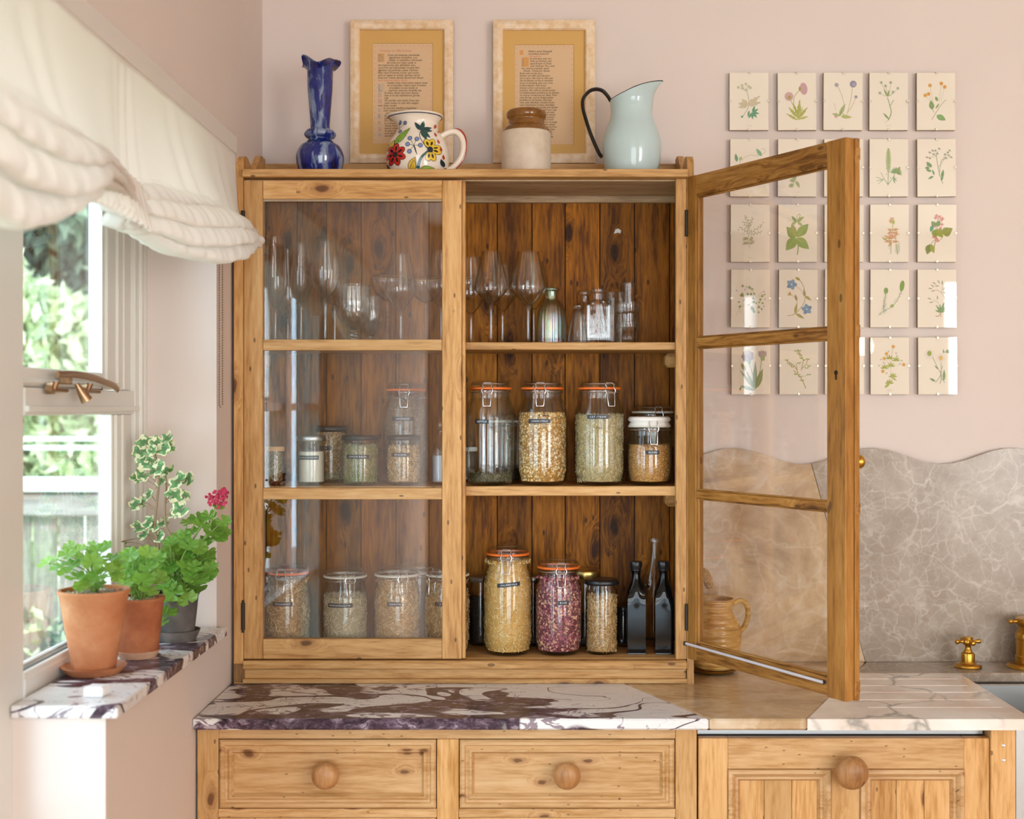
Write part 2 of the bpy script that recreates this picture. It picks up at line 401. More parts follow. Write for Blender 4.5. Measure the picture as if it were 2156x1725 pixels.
# solid far piece, leaning slightly in above 1.9 m like the old plaster
def lean(y0, y1, z0, z1, x0=OX):
    zs = [z for z in (z0, 1.9, 2.15, z1) if z0 <= z <= z1]
    xs = [WX+(.016 if z > 2 else 0) for z in zs]
    vs = []; 
    for z, x in zip(zs, xs): vs += [(x0, y0, z), (x, y0, z), (x, y1, z), (x0, y1, z)]
    fs = [(0, 3, 2, 1), tuple(len(vs)-4+i for i in range(4))]
    for j in range(len(zs)-1):
        for k in range(4):
            a = j*4+k; b = j*4+(k+1) % 4; fs.append((a, b, b+4, a+4))
    g.add(vs, fs)
lean(2.79, WY, 0, CZ)
lean(.70, 2.79, 2.122, CZ)
g.box(OX, WX, 2.062, 2.79, 0, 1.05)
lean(RY, .70, 0, CZ)
struct(g.build('wall_left', PLASTER))
g = G(); g.box(-.8565, WX-.001, 2.7895, 2.7902, 1.05, 2.26)
g = G(); g.box(RX, RX+.15, RY, WY, 0, CZ); struct(g.build('wall_right', PLASTER))
g = G(); g.box(OX, -.45, RY-.15, RY, 0, CZ); g.box(1.65, 2.9, RY-.15, RY, 0, CZ); g.box(4.5, RX+.15, RY-.15, RY, 0, CZ)
g.box(-.45, 1.65, RY-.15, RY, 2.4, CZ); g.box(2.9, 4.5, RY-.15, RY, 2.5, CZ); g.box(2.9, 4.5, RY-.15, RY, 0, .55)
struct(g.build('wall_front', PLASTER))
g = G(); g.box(OX, RX+.15, RY-.15, WY+.15, CZ, CZ+.12); struct(g.build('ceiling', CEIL))
fl = N('wooden_floor'); fv = fl.coord((1, .08, 1))
g = G(); g.box(OX, RX+.15, RY-.15, WY+.15, -.1, 0); struct(g.build('floor', fl.bsdf(fl.ramp(fl.noise(fv, 40, 4, .6), [(.3, '#a27a50'), (.7, '#c79b6c')]), .4)))
def rear_window(name, x0, x1, z0, z1, nx, nz):
    f = G(); t = .05; y0, y1 = RY-.10, RY-.04
    f.box(x0, x0+t, y0, y1, z0, z1); f.box(x1-t, x1, y0, y1, z0, z1); f.box(x0+t, x1-t, y0, y1, z0, z0+t); f.box(x0+t, x1-t, y0, y1, z1-t, z1)
    for i in range(1, nx):
        x = x0+(x1-x0)*i/nx; f.box(x-.025, x+.025, y0, y1, z0+t, z1-t)
    for i in range(1, nz):
        z = z0+(z1-z0)*i/nz; f.box(x0+t, x1-t, y0+.01, y1-.01, z-.015, z+.015)
    o = struct(f.build(name, WHITE))
    q = G(); q.box(x0+t, x1-t, RY-.075, RY-.07, z0+t, z1-t); q.build('pane', PANE, o)
rear_window('window_2', 2.9, 4.5, .55, 2.5, 2, 2)
rear_window('door_2', -.45, 1.65, 0.0, 2.4, 3, 3)

# ------------------------------------------------------------------ window in the left wall (two lights, one over the other)
FX = -.838                   # inner face of the frame
def win():
    f = G(); zt, zb = 2.121, 1.052
    # far jamb with stepped mouldings, near post running down to the floor
    f.box(-.870, FX-.010, 2.66, 2.79, zb, zt)
    f.box(-.870, FX, 2.715, 2.79, zb, zt); f.box(FX-.002, FX+.006, 2.742, 2.757, zb, zt); f.box(FX-.002, FX+.004, 2.772, 2.79, zb, zt)
    f.box(-.9301, FX+.004, 1.985, 2.108, 0, zt)
    f.box(-.870, FX-.002, 2.13, 2.715, 1.535, 1.583)          # transom
    f.box(FX-.004, FX+.004, 2.13, 2.735, 1.541, 1.552)
    f.box(-.870, FX-.002, 2.13, 2.715, zb, 1.098)             # bottom rail
    f.box(FX-.012, FX-.004, 2.13, 2.69, 1.092, 1.108)
    f.box(-.870, FX-.002, 2.10, 2.715, 2.10, zt)
    o = struct(f.build('window_1', WHITE, bevel=.0015))
    # lower fixed light
    q = G(); q.box(-.858, -.854, 2.10, 2.66, 1.09, 1.545); q.build('pane', PANE, o)
    q = G(); q.box(-.869, FX-.004, 2.575, 2.70, 1.098, 1.535); q.box(FX-.006, FX+.001, 2.592, 2.61, 1.098, 1.535); q.box(FX-.006, FX, 2.635, 2.655, 1.098, 1.535); q.box(-.869, -.858, 2.10, 2.58, 1.098, 1.116); q.box(FX-.012, FX-.004, 2.10, 2.118, 1.098, 1.535); q.build('glazing_bead', WHITE, o, bevel=.002)
    # upper opening sash
    s = G(); a, b, z0, z1 = 2.10, 2.69, 1.585, 2.10
    s.box(-.869, FX-.004, 2.518, b, z0, z1); s.box(FX-.006, FX+.001, 2.534, 2.552, z0+.012, z1); s.box(FX-.006, FX+.001, 2.60, 2.612, z0+.012, z1); s.box(FX-.006, FX-.001, 2.645, 2.66, z0, z1)
    s.box(-.869, FX-.004, a, 2.104, z0, z1)
    s.box(-.869, FX-.004, 2.10, 2.518, z0, 1.617); s.box(FX-.006, FX+.001, 2.10, 2.62, z0+.004, z0+.012)
    s.box(-.869, FX-.004, 2.10, 2.518, 2.06, z1)
    so = s.build('sash', WHITE, o, bevel=.002)
    q = G(); q.box(-.858, -.854, 2.10, 2.53, 1.61, 2.08); q.build('pane', PANE, so)
    return o
win()
# latch: curved casement handle on the sash rail
t = thing('casement_stay', (FX+.004, 2.36, 1.596), 'bronze casement stay lying along the rail of the open-grained white window sash', 'latch')
t['label'] = 'bronze casement stay with curled end on the bottom rail of the upper window sash'
g = G(); pts = [(.016, -.115+.013*i, .008+.006*math.sin(PI*i/20*1.0)) for i in range(21)]
g.tube(smoothprof([(.016, -.145, .010), (.018, -.06, .012), (.018, .03, .008), (.018, .10, .001), (.018, .150, -.005), (.018, .172, -.012)], 5), .0065, 10, flat=.55)
g.build('stay_bar', BRASSB, t, True)
for y in (-.150, .02):
    g = G(); g.tube([(0, y, -.014), (.012, y, -.014)], .010, 12); g.tube([(.010, y-.012, -.016), (.014, y+.055, -.017)], .004, 8)
    g.tube([(.012, y, -.016), (.016, y, -.002)], [.004, .006], 8)
    g.build('stay_pin', BRASSB, t, True)
g = G(); g.tube([(.010, -.035, -.004), (.016, -.030, -.018), (.024, -.022, -.034)], [.004, .007, .011], 12); g.build('thumb_knob', BRASSB, t, True)
g = G(); g.box(.0, .016, -.095, -.070, -.006, .016); g.build('bracket', BRASSB, t, bevel=.002)

# garden doors nearer the camera
f = G(); f.box(-.93, FX, .70, .78, 0, 2.121); f.box(-.93, FX, .78, 1.985, 2.04, 2.121); f.box(-.93, FX, .78, 1.985, 0, .22); f.box(-.93, FX, 1.36, 1.46, .22, 2.04)
for z in (.90, 1.55): f.box(-.90, -.85, .78, 1.985, z-.014, z+.014)
o = struct(f.build('door_1', WHITE, bevel=.002)); q = G(); q.box(-.872, -.868, .78, 1.985, .22, 2.04); q.build('pane', PANE, o)
# marble sill
g = G(); g.box(-.832, -.660, 2.048, 2.785, 1.0515, 1.0725)
o = g.build('window_sill_slab', VIOLA, bevel=.0025)
tag(o, 'purple and white veined marble window sill slab under the flower pots', 'window sill')
# ------------------------------------------------------------------ garden outside
n = N('garden_paving'); gm = n.bsdf(n.ramp(n.noise(n.coord(), 2, 4), [(.35, '#9fae7a'), (.6, '#cfd0c0')]), .9)
g = G(); g.box(-26, -.935, -6, 34, -.3, -.12); struct(g.build('ground', gm))
GW = wood('weathered_fence_timber', 'Z', '#a39e94', '#88837a', '#645e56', .8, .95, '#4a443c')
GWH = wood('weathered_fence_rail', 'X', '#a8a6a0', '#8f8c86', '#6e6a64', .8, .95, '#4a443c')
t = thing('timber_fence', (-3, 6.2, -.12), 'weathered grey timber garden fence with pale trellis rails seen through the lower window', 'fence')
random.seed(4)
for i in range(30):
    x = -.7+.128*i; b = G(); b.box(x, x+.115, .03, .052, 0, 1.27+random.uniform(-.006, .006)); b.build('fence_board', GW, t, bevel=.003)
for z, h, m in ((1.145, .105, GWH),): b = G(); b.box(-1.4, 2.6, -.03, .03, z, z+h); b.build('fence_rail', m, t, bevel=.004)
WTR = plain('pale_trellis_paint', '#c4caca', .6)
b = G(); b.box(-1.4, 2.6, -.06, .05, 1.262, 1.33); b.build('capping_rail', WTR, t, bevel=.004)
for z in (1.462, 1.505): b = G(); b.box(-1.4, 2.6, -.012, .012, z, z+.022); b.build('trellis_rail', WTR, t)
for x in (-1.3, .25, 2.0): b = G(); b.box(x, x+.09, .052, .14, 0, 1.58); b.build('fence_post', GW, t, bevel=.004)
g = G(); g.box(-9, -3.5, 12.3, 12.5, -.12, 1.62); o = g.build('garden_wall', plaster('white_render', '#e8e6e0')); tag(o, 'pale rendered garden wall beyond the timber fence', 'garden wall')
def leafcloud(name, loc, lobes, n, size, cols, label, cat, group=None, trunk=None):
    t = thing(name, loc, label, cat, group); g = G()
    for i in range(n):
        c, r = random.choice(lobes); v = Vector([random.gauss(0, 1) for _ in range(3)]).normalized()*(r*(.55+.45*random.random()**.5))
        p = Vector(c)+v; s = size*random.uniform(.6, 1.3)
        M = Matrix.Translation(p) @ Euler((random.uniform(0, 6.3), random.uniform(0, 6.3), random.uniform(0, 6.3))).to_matrix().to_4x4()
        g.add([(-s, 0, 0), (0, -s*.45, s*.12), (s, 0, 0), (0, s*.45, s*.12)], [(0, 1, 2), (0, 2, 3)], lin(random.choice(cols)), 0, M)
    f = g.build('foliage', VLEAF, t); f['kind'] = 'stuff'
    g = G(); g.tube([(0, 0, 0), (.05, 0, trunk*.5), (0, .05, trunk)], [.09, .07, .04], 8)
    for c, r in lobes[:6]: g.tube([(0, 0, trunk*.6), tuple(Vector(c)*.8)], [.04, .012], 6)
    g.build('trunk', GW, t, True)
random.seed(7)
LC = ['#c4d2a4', '#d6e0bc', '#b0c494', '#e6ecd0', '#98ac84']; DC = ['#5c7064', '#6c8070', '#4c6258', '#84987e', '#98aa90']  # sunlit highlights and haze are put into the paler leaf greens
leafcloud('pale_leaf_shrub', (-3.35, 8.6, -.12), [((0, 0, 1.9), .62), ((-.5, .1, 2.35), .5), ((.45, 0, 1.5), .5), ((-.2, 0, 1.1), .5), ((-.9, .2, 1.6), .5), ((.55, .1, 2.1), .35)], 9000, .075, LC, 'bright sunlit leafy shrub just beyond the fence seen through the upper pane', 'shrub', None, 1.5)
leafcloud('garden_tree', (-4.7, 12.0, -.12), [((0, 0, 4.3), 1.3), ((1.2, 0, 3.6), 1.0), ((-1.2, 0, 3.2), 1.1), ((.3, .3, 2.4), .9), ((-.6, 0, 5.2), 1.0), ((1.4, .2, 2.0), .8)], 12000, .12, DC, 'tall dark green tree standing behind the sunlit shrub', 'tree', None, 3.0)
leafcloud('garden_hedge_tree', (-7.6, 15.5, -.12), [((0, 0, 3.4), 1.8), ((2.0, 0, 2.6), 1.6), ((-2.2, 0, 3.0), 1.6), ((1, 0, 4.6), 1.4), ((3.4, 0, 3.8), 1.5)], 9000, .17, DC+LC[:2], 'broad hedge-like tree at the far end of the garden', 'tree', None, 3.0)
leafcloud('low_bush', (-2.25, 5.7, -.12), [((0, 0, .55), .22), ((-.3, .05, .7), .2), ((.3, 0, .35), .25)], 900, .035, DC+LC[:2], 'low grey green bush growing against the fence boards', 'shrub', None, .6)

# ------------------------------------------------------------------ linen blind
BL = thing('linen_balloon_blind', (WX+.03, 2.81, 2.13), 'cream linen balloon blind gathered into deep swags over the window', 'blind')
def interp(tab, y):
    for (a, b), (c, d) in zip(tab, tab[1:]):
        if y <= c: q = (y-a)/(c-a); q = q*q*(3-2*q)*.5+q*.5; return b+(d-b)*q
    return tab[-1][1]
def blind():
    ZBT = [(.76, 1.87), (1.2, 1.755), (1.42, 1.742), (1.54, 1.766), (1.62, 1.79), (1.70, 1.82), (1.777, 1.855), (1.9, 1.866), (1.98, 1.862), (2.05, 1.828), (2.2, 1.804), (2.33, 1.810), (2.49, 1.836), (2.6, 1.862), (2.69, 1.886), (2.811, 1.902)]
    ZFT = [(.76, 1.93), (1.3, 1.925), (1.8, 1.925), (2.038, 1.905), (2.15, 1.925), (2.5, 1.945), (2.811, 1.958)]
    GA = 2.038; nv = 150; nu = 300; vs = []; fs = []; y0 = .76; H = 2.14
    for i in range(nu+1):
        y = y0+(2.81-y0)*i/nu
        zb, zf = interp(ZBT, y), interp(ZFT, y)
        right = y > GA; s = (math.sin(PI*(y-GA)/(2.81-GA)) if right else math.sin(PI*(y-y0)/(GA-y0))); s = max(0, s)
        g0 = math.exp(-((y-GA)/.045)**2); ge = math.exp(-((y-2.81)/.07)**2); gt = max(g0, ge)
        for j in range(nv+1):
            v = j/nv
            if v < .36:
                q = v/.36; z = H+(zf-H)*q
                x = .006+.010*q*q+.032*s*q**2.2-.012*g0*q
                x += .0035*math.sin(y*47+1.5*math.sin(y*19)-q*2)*q*(.5+.5*s)
                x += .006*g0*math.sin(y*170)*q
            else:
                q = (v-.36)/.64; z = zf+(zb-zf)*q
                depth = zf-zb
                # folds fan out of the gather: the phase drifts along the swag
                dr = (y-GA)*(2.2 if right else -1.6)
                ph = 2*PI*(3.6*q+.10*math.sin(y*11)+dr*.35)
                env = min(1, q*4)*min(1, (1.06-q)*7)
                cr = abs(math.sin(ph/2))**.75*2-1                # sharp valleys, rounded crests
                amp = .015+.010*min(1, depth/.11)
                x = .016+.032*s+.036*s*math.sin(min(q*1.05, 1)*PI*.8)-.012*g0
                x += env*amp*cr
                z += env*.012*math.sin(ph+.9)*min(1, depth/.10)
                x += gt*(.010*math.sin(q*16+y*30)+.008*math.sin(y*210+q*4))*min(1, q*3)
                z += gt*.007*math.sin(y*160+q*5)*q
                x += .0022*math.sin(y*95+q*9+math.sin(y*31))*s+.0012*math.sin(y*190-q*14)
                if q > .88: x -= .045*((q-.88)/.12)**1.4; z += .018*((q-.88)/.12)**2
            if right: e = max(0, (y-GA)/(2.81-GA)-.55)/.45; x += .026*e*max(0, v-.3)/.7
            vs.append((x, y-2.81, z-2.13))
    k = nv+1
    for i in range(nu):
        for j in range(nv): fs.append((i*k+j, (i+1)*k+j, (i+1)*k+j+1, i*k+j+1))
    g = G(); g.add(vs, fs); o = g.build('draped_cloth', LINEN, BL, 80, solid=.0016)
    # gathered ruffle of spare cloth hanging at the pull-up tape, and the frilled outer end
    random.seed(2)
    for (yc, wd, zt_, hgt, n_) in ((1.885, .34, 1.905, .080, 15), (2.765, .075, 1.925, .034, 4)):
        vs = []; fs = []; A = 90; B = 14
        for i in range(A+1):
            u = i/A; yy = yc-wd/2+wd*u
            for j in range(B+1):
                w = j/B; am = .010*(.3+.7*w)
                vs.append((.030+.012*w+am*math.sin(u*n_*2*PI+.6*math.sin(u*9)), yy-2.81+(u-.5)*.02*w, zt_-hgt*w*(.85+.15*math.sin(u*n_*2*PI+1))-2.13+.01*math.sin(u*PI)))
        for i in range(A):
            for j in range(B): fs.append((i*(B+1)+j, (i+1)*(B+1)+j, (i+1)*(B+1)+j+1, i*(B+1)+j+1))
        g = G(); g.add(vs, fs); g.build('gathered_ruffle', LINEN, BL, 80, solid=.0016)
    g = G(); g.box(-.028, .006, .78-2.81, 0.0, -.035, .012); g.build('head_rail', LINEN, BL, bevel=.003)
    g = G(); g.box(.0065, .0100, .77-2.81, 0, -.026, .0105); g.build('header_band', LINEN, BL, bevel=.001)
blind()
g = G(); x0 = PX(463.5, 2.765)-(WX+.03); y0 = 2.765-2.81
def bead(x, y, z, r=.0021):
    g.add([(x, y, z+r), (x+r, y, z), (x, y+r, z), (x-r, y, z), (x, y-r, z), (x, y, z-r)], [(0,1,2),(0,2,3),(0,3,4),(0,4,1),(5,2,1),(5,3,2),(5,4,3),(5,1,4)])
za = PZ(560, 2.765)-2.13+.06; zb = PZ(857, 2.765)-2.13
nb = int((za-zb)/.0055)
for i in range(nb):
    bead(x0-.002, y0, zb+.004+i*.0055); bead(x0+.0035, y0+.006, zb+.006+i*.0055)
bead(x0, y0+.002, zb)
g.tube([(x0-.002, y0, zb+.004), (x0-.002, y0, za)], .0006, 4); g.tube([(x0+.0035, y0+.006, zb+.004), (x0+.0035, y0+.006, za)], .0006, 4)
g.build('bead_chain', plain('bronze_bead_chain', '#a08a78', .35, .9), BL, True)

# ------------------------------------------------------------------ splashback, worktop
SY = 3.168
XS0 = .372; XS1 = 2.6
jx0 = PX(1790, SY); jx1 = PX(1822, SY)    # slanting joint between the two splash slabs
TOPZ = .9204
def wave(x):
    px = x*F/SY+CX; return PZ(961-17*math.cos((px-1838)/292*2*PI), SY)
def splash(name, xa_top, xa_bot, xb_top, xb_bot, mat, parent):
    vs = []; fs = []; M = 60
    for i in range(M+1):
        u = i/M; xt = xa_top+(xb_top-xa_top)*u; xb = xa_bot+(xb_bot-xa_bot)*u; z = wave(xt)
        for y in (SY, WY):
            vs += [(xb, min(y, WY-.0015), TOPZ), (xt, min(y, WY-.0015), z)]
    for i in range(M):
        a = i*4; b = a+4
        fs += [(a, b, b+1, a+1), (a+2, a+3, b+3, b+2), (a+1, b+1, b+3, a+3), (a, a+2, b+2, b)]
    fs += [(0, 1, 3, 2), (M*4, M*4+2, M*4+3, M*4+1)]
    g = G(); g.add(vs, fs); return g.build(name, mat, parent, 30)
jt = PX(1708, SY)
S = thing('marble_splashback', (0, 0, 0), 'wavy-topped marble splashback of two slabs behind the sink', 'splashback')
a = splash('splashback_slab', XS0, XS0, jt, jx1-.001, WARMM, S); a['label'] = 'warm peach brown slab seen behind the open cabinet door'
a = splash('splashback_slab', jt+.0015, jx1, XS1, XS1, GREYM, S); a['label'] = 'grey brown slab with white web-like veins'

WF = 2.585; WR = 1.012
T = thing('marble_worktop', (0, 0, 0), 'long worktop pieced from purple veined, peach and white marble slabs', 'worktop')
def slab(name, poly, mat, z0, z1, label=None, bev=.0035):
    g = G(); n = len(poly)
    g.add([(x, y, z) for z in (z0, z1) for x, y in poly], [tuple(range(n))[::-1], tuple(range(n, 2*n))]+[(i, (i+1) % n, (i+1) % n+n, i+n) for i in range(n)])
    o = g.build(name, mat, T, bevel=bev)
    if label: o['label'] = label
    return o
Z0 = TOPZ-.0225
def floorpt(x, y):       # point of the worktop surface seen at a pixel
    Y = (EYE-TOPZ)*F/(y-CY); return (PX(x, Y), Y)
J1a = floorpt(1495, 1514.6); J1b = floorpt(1325, 1443)
d = (J1b[0]-J1a[0])/(J1b[1]-J1a[1]); J1c = (J1a[0]+d*(WY-.022-J1a[1]), SY)
J2a = floorpt(1699, 1514.6); J2b = (jx1, SY); e = .0008
slab('worktop_slab', [(WX+.001, WF), (J1a[0]-e, WF), (J1c[0]-e, SY), (WX+.001, SY)], VIOLA, Z0, TOPZ, 'purple and white breccia marble slab')
slab('worktop_slab', [(J1a[0]+e, WF), (J2a[0]-e, WF), (J2b[0]-e, SY), (J1c[0]+e, SY)], WARMM, Z0, TOPZ, 'peach brown marble slab')
BY = 3.03   # where the slab behind the sink begins
jb = J2a[0]+(J2b[0]-J2a[0])*(BY-WF)/(SY-WF)
def drainer():
    # white slab with long drainer grooves cut parallel to its front edge
    grooves = [floorpt(1900, y)[1] for y in (1430, 1444, 1458, 1474, 1490)]
    ys = [WF]
    prof = [(WF, 0)]
    for q in sorted(grooves): prof += [(q-.0045, 0), (q-.0015, -.0035), (q+.0025, -.0035), (q+.0045, 0)]
    prof.append((BY, 0))
    def xl(y): return J2a[0]+(J2b[0]-J2a[0])*(y-WF)/(SY-WF)+e
    gx0 = PX(1790, 2.7)
    vs = []; fs = []
    for y, dz in prof:
        for x, k in ((xl(y), 0), (max(xl(y)+.004, .705), 0), (max(xl(y)+.008, .712), 1), (WR-.030, 1), (WR-.024, 0), (WR, 0)):
            vs.append((x, y, TOPZ+dz*k))
    m = 6; n = len(prof)
    for i in range(n-1):
        for k in range(m-1): fs.append((i*m+k, i*m+k+1, (i+1)*m+k+1, (i+1)*m+k))
    b = len(vs)
    per = [i*m+m-1 for i in range(n)]+[(n-1)*m+k for k in range(m-2, -1, -1)]+[i*m for i in range(n-2, -1, -1)]+[k for k in range(1, m-1)]
    for p in per: vs.append((vs[p][0], vs[p][1], Z0))
    L = len(per)
    for i in range(L): fs.append((per[i], per[(i+1) % L], b+(i+1) % L, b+i))
    fs.append(tuple(b+i for i in range(L)))
    g = G(); g.add(vs, fs); o = g.build('worktop_slab', WHITEM, T); o['label'] = 'white marble slab with drainer grooves'
drainer()
slab('worktop_slab', [(jb+.001, BY+.0005), (XS1, BY+.0005), (XS1, SY), (J2b[0]+e, SY)], GREYM, Z0, TOPZ, 'grey brown marble strip behind the sink')

# sink: apron-front steel box right of the drainer
SK = thing('steel_sink', (1.35, 2.8, .70), 'apron-front stainless steel sink set below the marble ledge', 'sink')
g = G(); x0, x1, y0, y1, zb, zt = -.335, .60, -.165, .232, -.04, TOPZ-.024-.70
g.box(x0, x0+.012, y0, y1, zb, zt); g.box(x1-.012, x1, y0, y1, zb, zt); g.box(x0+.012, x1-.012, y0, y0+.012, zb, zt); g.box(x0+.012, x1-.012, y1-.012, y1, zb, zt)
g.box(x0+.012, x1-.012, y0+.012, y1-.012, zb, zb+.01)
g.build('basin', STEELD, SK, bevel=.003)
g = G(); g.lathe([(.0, .011), (.045, .011), (.045, .015), (.0, .013)], 24, TR(.1, 0, -.04)); g.build('waste', STEEL, SK, True)

# ------------------------------------------------------------------ base cabinets
BF = 2.61
def bx(x): return PX(x, BF)
def bz(y): return PZ(y, BF)
def knob(name, parent, x, z, y, r=.030, mat=None, ln=.045):
    g = G(); g.lathe(smoothprof([(.0, 0), (r*.45, 0), (r*.42, ln*.25), (r*.5, ln*.4), (r*.95, ln*.55), (r, ln*.75), (r*.75, ln*.97), (r*.3, ln*1.06), (0, ln*1.07)], 5), 32, TR(x, y, z, rx=PI/2))
    return g.build(name, mat or PINE_K, parent, 60)
BC = thing('pine_drawer_cabinet', (bx(940), 3.0, 0), 'waxed pine base cabinet with two panelled drawers under the purple marble', 'cabinet')
def rel(o0): return o0.location.x, o0.location.y, o0.location.z
ox, oy, oz = rel(BC)
def part_box(parent, name, x0, x1, y0, y1, z0, z1, mat, bev=.0012, label=None):
    ox, oy, oz = parent.location if parent.type == 'EMPTY' else (0, 0, 0)
    g = G(); g.box(x0-ox, x1-ox, y0-oy, y1-oy, z0-oz, z1-oz); o = g.build(name, mat, parent, bevel=bev)
    if label: o['label'] = label
    return o
ZB = Z0
part_box(BC, 'face_stile', bx(415), bx(460), BF, BF+.025, 0.08, ZB-.0005, PINE_C)
part_box(BC, 'face_stile', bx(920), bx(966), BF, BF+.025, 0.08, bz(1557), PINE_C)
part_box(BC, 'face_stile', bx(1422), bx(1467), BF, BF+.025, 0.08, ZB-.0005, PINE_C)
part_box(BC, 'face_rail', bx(460), bx(1422), BF+.0005, BF+.025, bz(1556.5), ZB-.0005, PINE_CH)
part_box(BC, 'side_panel', bx(415), bx(415)+.02, BF+.025, SY-.01, .0, ZB-.001, PINE_C)
part_box(BC, 'side_panel', bx(1467)-.02, bx(1467), BF+.025, SY-.01, .0, ZB-.001, PINE_C)
part_box(BC, 'plinth', bx(415), bx(1467), BF+.03, BF+.05, 0, .08, PINE_CH)
def panel_drawer(x0, x1, z0, z1, knobpx):
    g = G(); X0, X1 = bx(x0)-ox, bx(x1)-ox; y = BF-oy
    g.rings(X0, X1, z0, z1, [(0, y+.020), (0, y-.0005), (.004, y-.004), (.010, y-.004), (.0125, y-.0005), (.016, y+.0005), (.021, y-.003), (.024, y-.003), (.028, y+.003), (.0295, y+.006)])
    o = g.build('drawer', PINE_CH, BC, 25)
    if knobpx:
        # knob is a sub-part of the drawer
        k = knob('knob', o, bx(knobpx)-ox, (z0+z1)/2+.003, y+.005, .027)
    return o
for x0, x1, kx in ((462, 918, 689), (968, 1420, 1193)):
    panel_drawer(x0, x1, bz(1702), bz(1558), kx)
    part_box(BC, 'face_rail', bx(x0-2), bx(x1+2), BF-.003, BF+.024, bz(1721), bz(1703), PINE_CH)
    panel_drawer(x0, x1, bz(1722)-.22, bz(1722), kx)
    part_box(BC, 'face_rail', bx(x0-2), bx(x1+2), BF, BF+.024, bz(1722)-.242, bz(1722)-.221, PINE_CH)
    panel_drawer(x0, x1, .09, bz(1722)-.243, kx)
# dishwasher front with panelled pine door
DW = thing('dishwasher_front', (bx(1778), 3.0, 0), 'pine-fronted dishwasher door with two framed plank panels and one big knob', 'dishwasher')
ox2, oy2, _ = rel(DW)
dt = bz(1556); dbm = .10; xm0, xm1 = 1750, 1812
BFD = BF+.004
part_box(DW, 'control_strip', bx(1472), bx(2082), BF+.034, BF+.055, bz(1556), bz(1545.5), STEELD, .001, 'grey steel control strip')
part_box(DW, 'body', bx(1472), bx(2082), BF+.055, SY-.02, .08, bz(1541), plain('shadow_dark_shell', '#3c3a38', .5), .001)  # appliance body; its dark tone also paints the shadow above the control strip
for a, b in ((1471, 1533), (2031, 2085)): part_box(DW, 'stile', bx(a), bx(b), BFD, BFD+.022, dbm, dt, PINE_C, .0015)
part_box(DW, 'top_rail', bx(1533), bx(2031), BFD, BFD+.022, bz(1621), dt, PINE_CH, .0015)
part_box(DW, 'bottom_rail', bx(1533), bx(2031), BFD, BFD+.022, dbm, dbm+.09, PINE_CH, .0015)
part_box(DW, 'mullion', bx(xm0), bx(xm1), BFD, BFD+.022, dbm+.09, bz(1621), PINE_C, .0015)
for a, b in ((1533, xm0), (xm1, 2031)):
    X0, X1 = bx(a)-ox2, bx(b)-ox2; y = BFD-oy2
    g = G(); g.rings(X0, X1, dbm+.09, bz(1621), [(0, y+.004), (.001, y-.005), (.008, y-.007), (.014, y-.002), (.016, y+.002), (.021, y+.001), (.026, y+.010), (.026, y+.016)], fill=False)
    g.build('panel_moulding', PINE_CH, DW, 30)
    w = (X1-X0-.04)/3
    for k in range(3):
        g = G(); g.box(X0+.02+k*w, X0+.02+(k+1)*w-.0008, y+.011, y+.018, dbm+.1, bz(1621)-.015); g.build('panel_board', PINE_C, DW, bevel=.0008)
kk = knob('knob', DW, bx(1784)-ox2, bz(1617), BFD-oy2, .033, ln=.06)
# end post
PO = thing('pine_end_post', (bx(2111), 2.8, 0), 'narrow pine post with two screws between dishwasher and sink', 'post')
part_box(PO, 'post_board', bx(2086), bx(2138), BF-.002, SY-.02, 0, ZB-.001, PINE_C, .0015)
for y in (1570, 1601):
    g = G(); g.lathe([(0, .0012), (.003, .001), (.004, 0)], 12, TR(bx(2113)-PO.location.x, BF-.002-2.8, bz(y), rx=PI/2)); g.build('screw', STEEL, PO, True)
# apron continues below the ledge at the right edge
t = thing('steel_undersink_cabinet', (1.5, 2.9, 0), 'grey steel front below the sink at the right end', 'cabinet')
g = G(); g.box(bx(2139)-1.5, .5, BF+.004-2.9, BF+.022-2.9, 0, .893); g.build('front_panel', STEELD, t, bevel=.002)
# ------------------------------------------------------------------ glazed pine wall cupboard standing on the worktop
D = 2.916; s0 = D/F
def fx(x): return (x-CX)*s0
def fz(y): return EYE-(y-CY)*s0
YB = 3.163
CB = thing('glazed_pine_cupboard', (fx(976), 3.04, TOPZ), 'large old pine cupboard with glazed doors standing on the marble worktop, right door open', 'cupboard')
def cb(name, x0, x1, y0, y1, z0, z1, mat, bev=.0015, label=None): return part_box(CB, name, x0, x1, y0, y1, z0, z1, mat, bev, label)
def side(x0, x1):
    prof = [(D+.002, TOPZ), (SY-.004, TOPZ), (SY-.004, 2.150)]
    top = smoothprof([(SY-.010, 2.158), (3.130, 2.160), (3.105, 2.156), (3.070, 2.130), (3.045, 2.108), (3.015, 2.103), (2.985, 2.118), (2.955, 2.126), (2.93, 2.120), (D+.004, 2.108)], 4)
    prof = prof[:2]+top+[(D+.002, 2.100)]
    n = len(prof); ox, oy, oz = CB.location
    g = G(); g.add([(x-ox, y-oy, z-oz) for x in (x0, x1) for y, z in prof], [tuple(range(n))[::-1], tuple(range(n, 2*n))]+[(i, (i+1) % n, (i+1) % n+n, i+n) for i in range(n)])
    return g.build('side_panel', PINE_V, CB, 30)
XL0, XL1, XR0, XR1 = fx(492), fx(512), fx(1447), fx(1461)
side(XL0, XL1); side(XR0, XR1)
cb('top_board', XL1, XR0, 2.902, SY-.006, fz(374.5), fz(358), PINE_H)
cb('gallery_rail', XL1, XR0, 3.146, SY-.006, fz(358), PZ(344.5, 3.146), PINE_H)
cb('batten', fx(940), XR0-.001, 3.147, YB-.001, 2.052, fz(374.5), PINE_S)
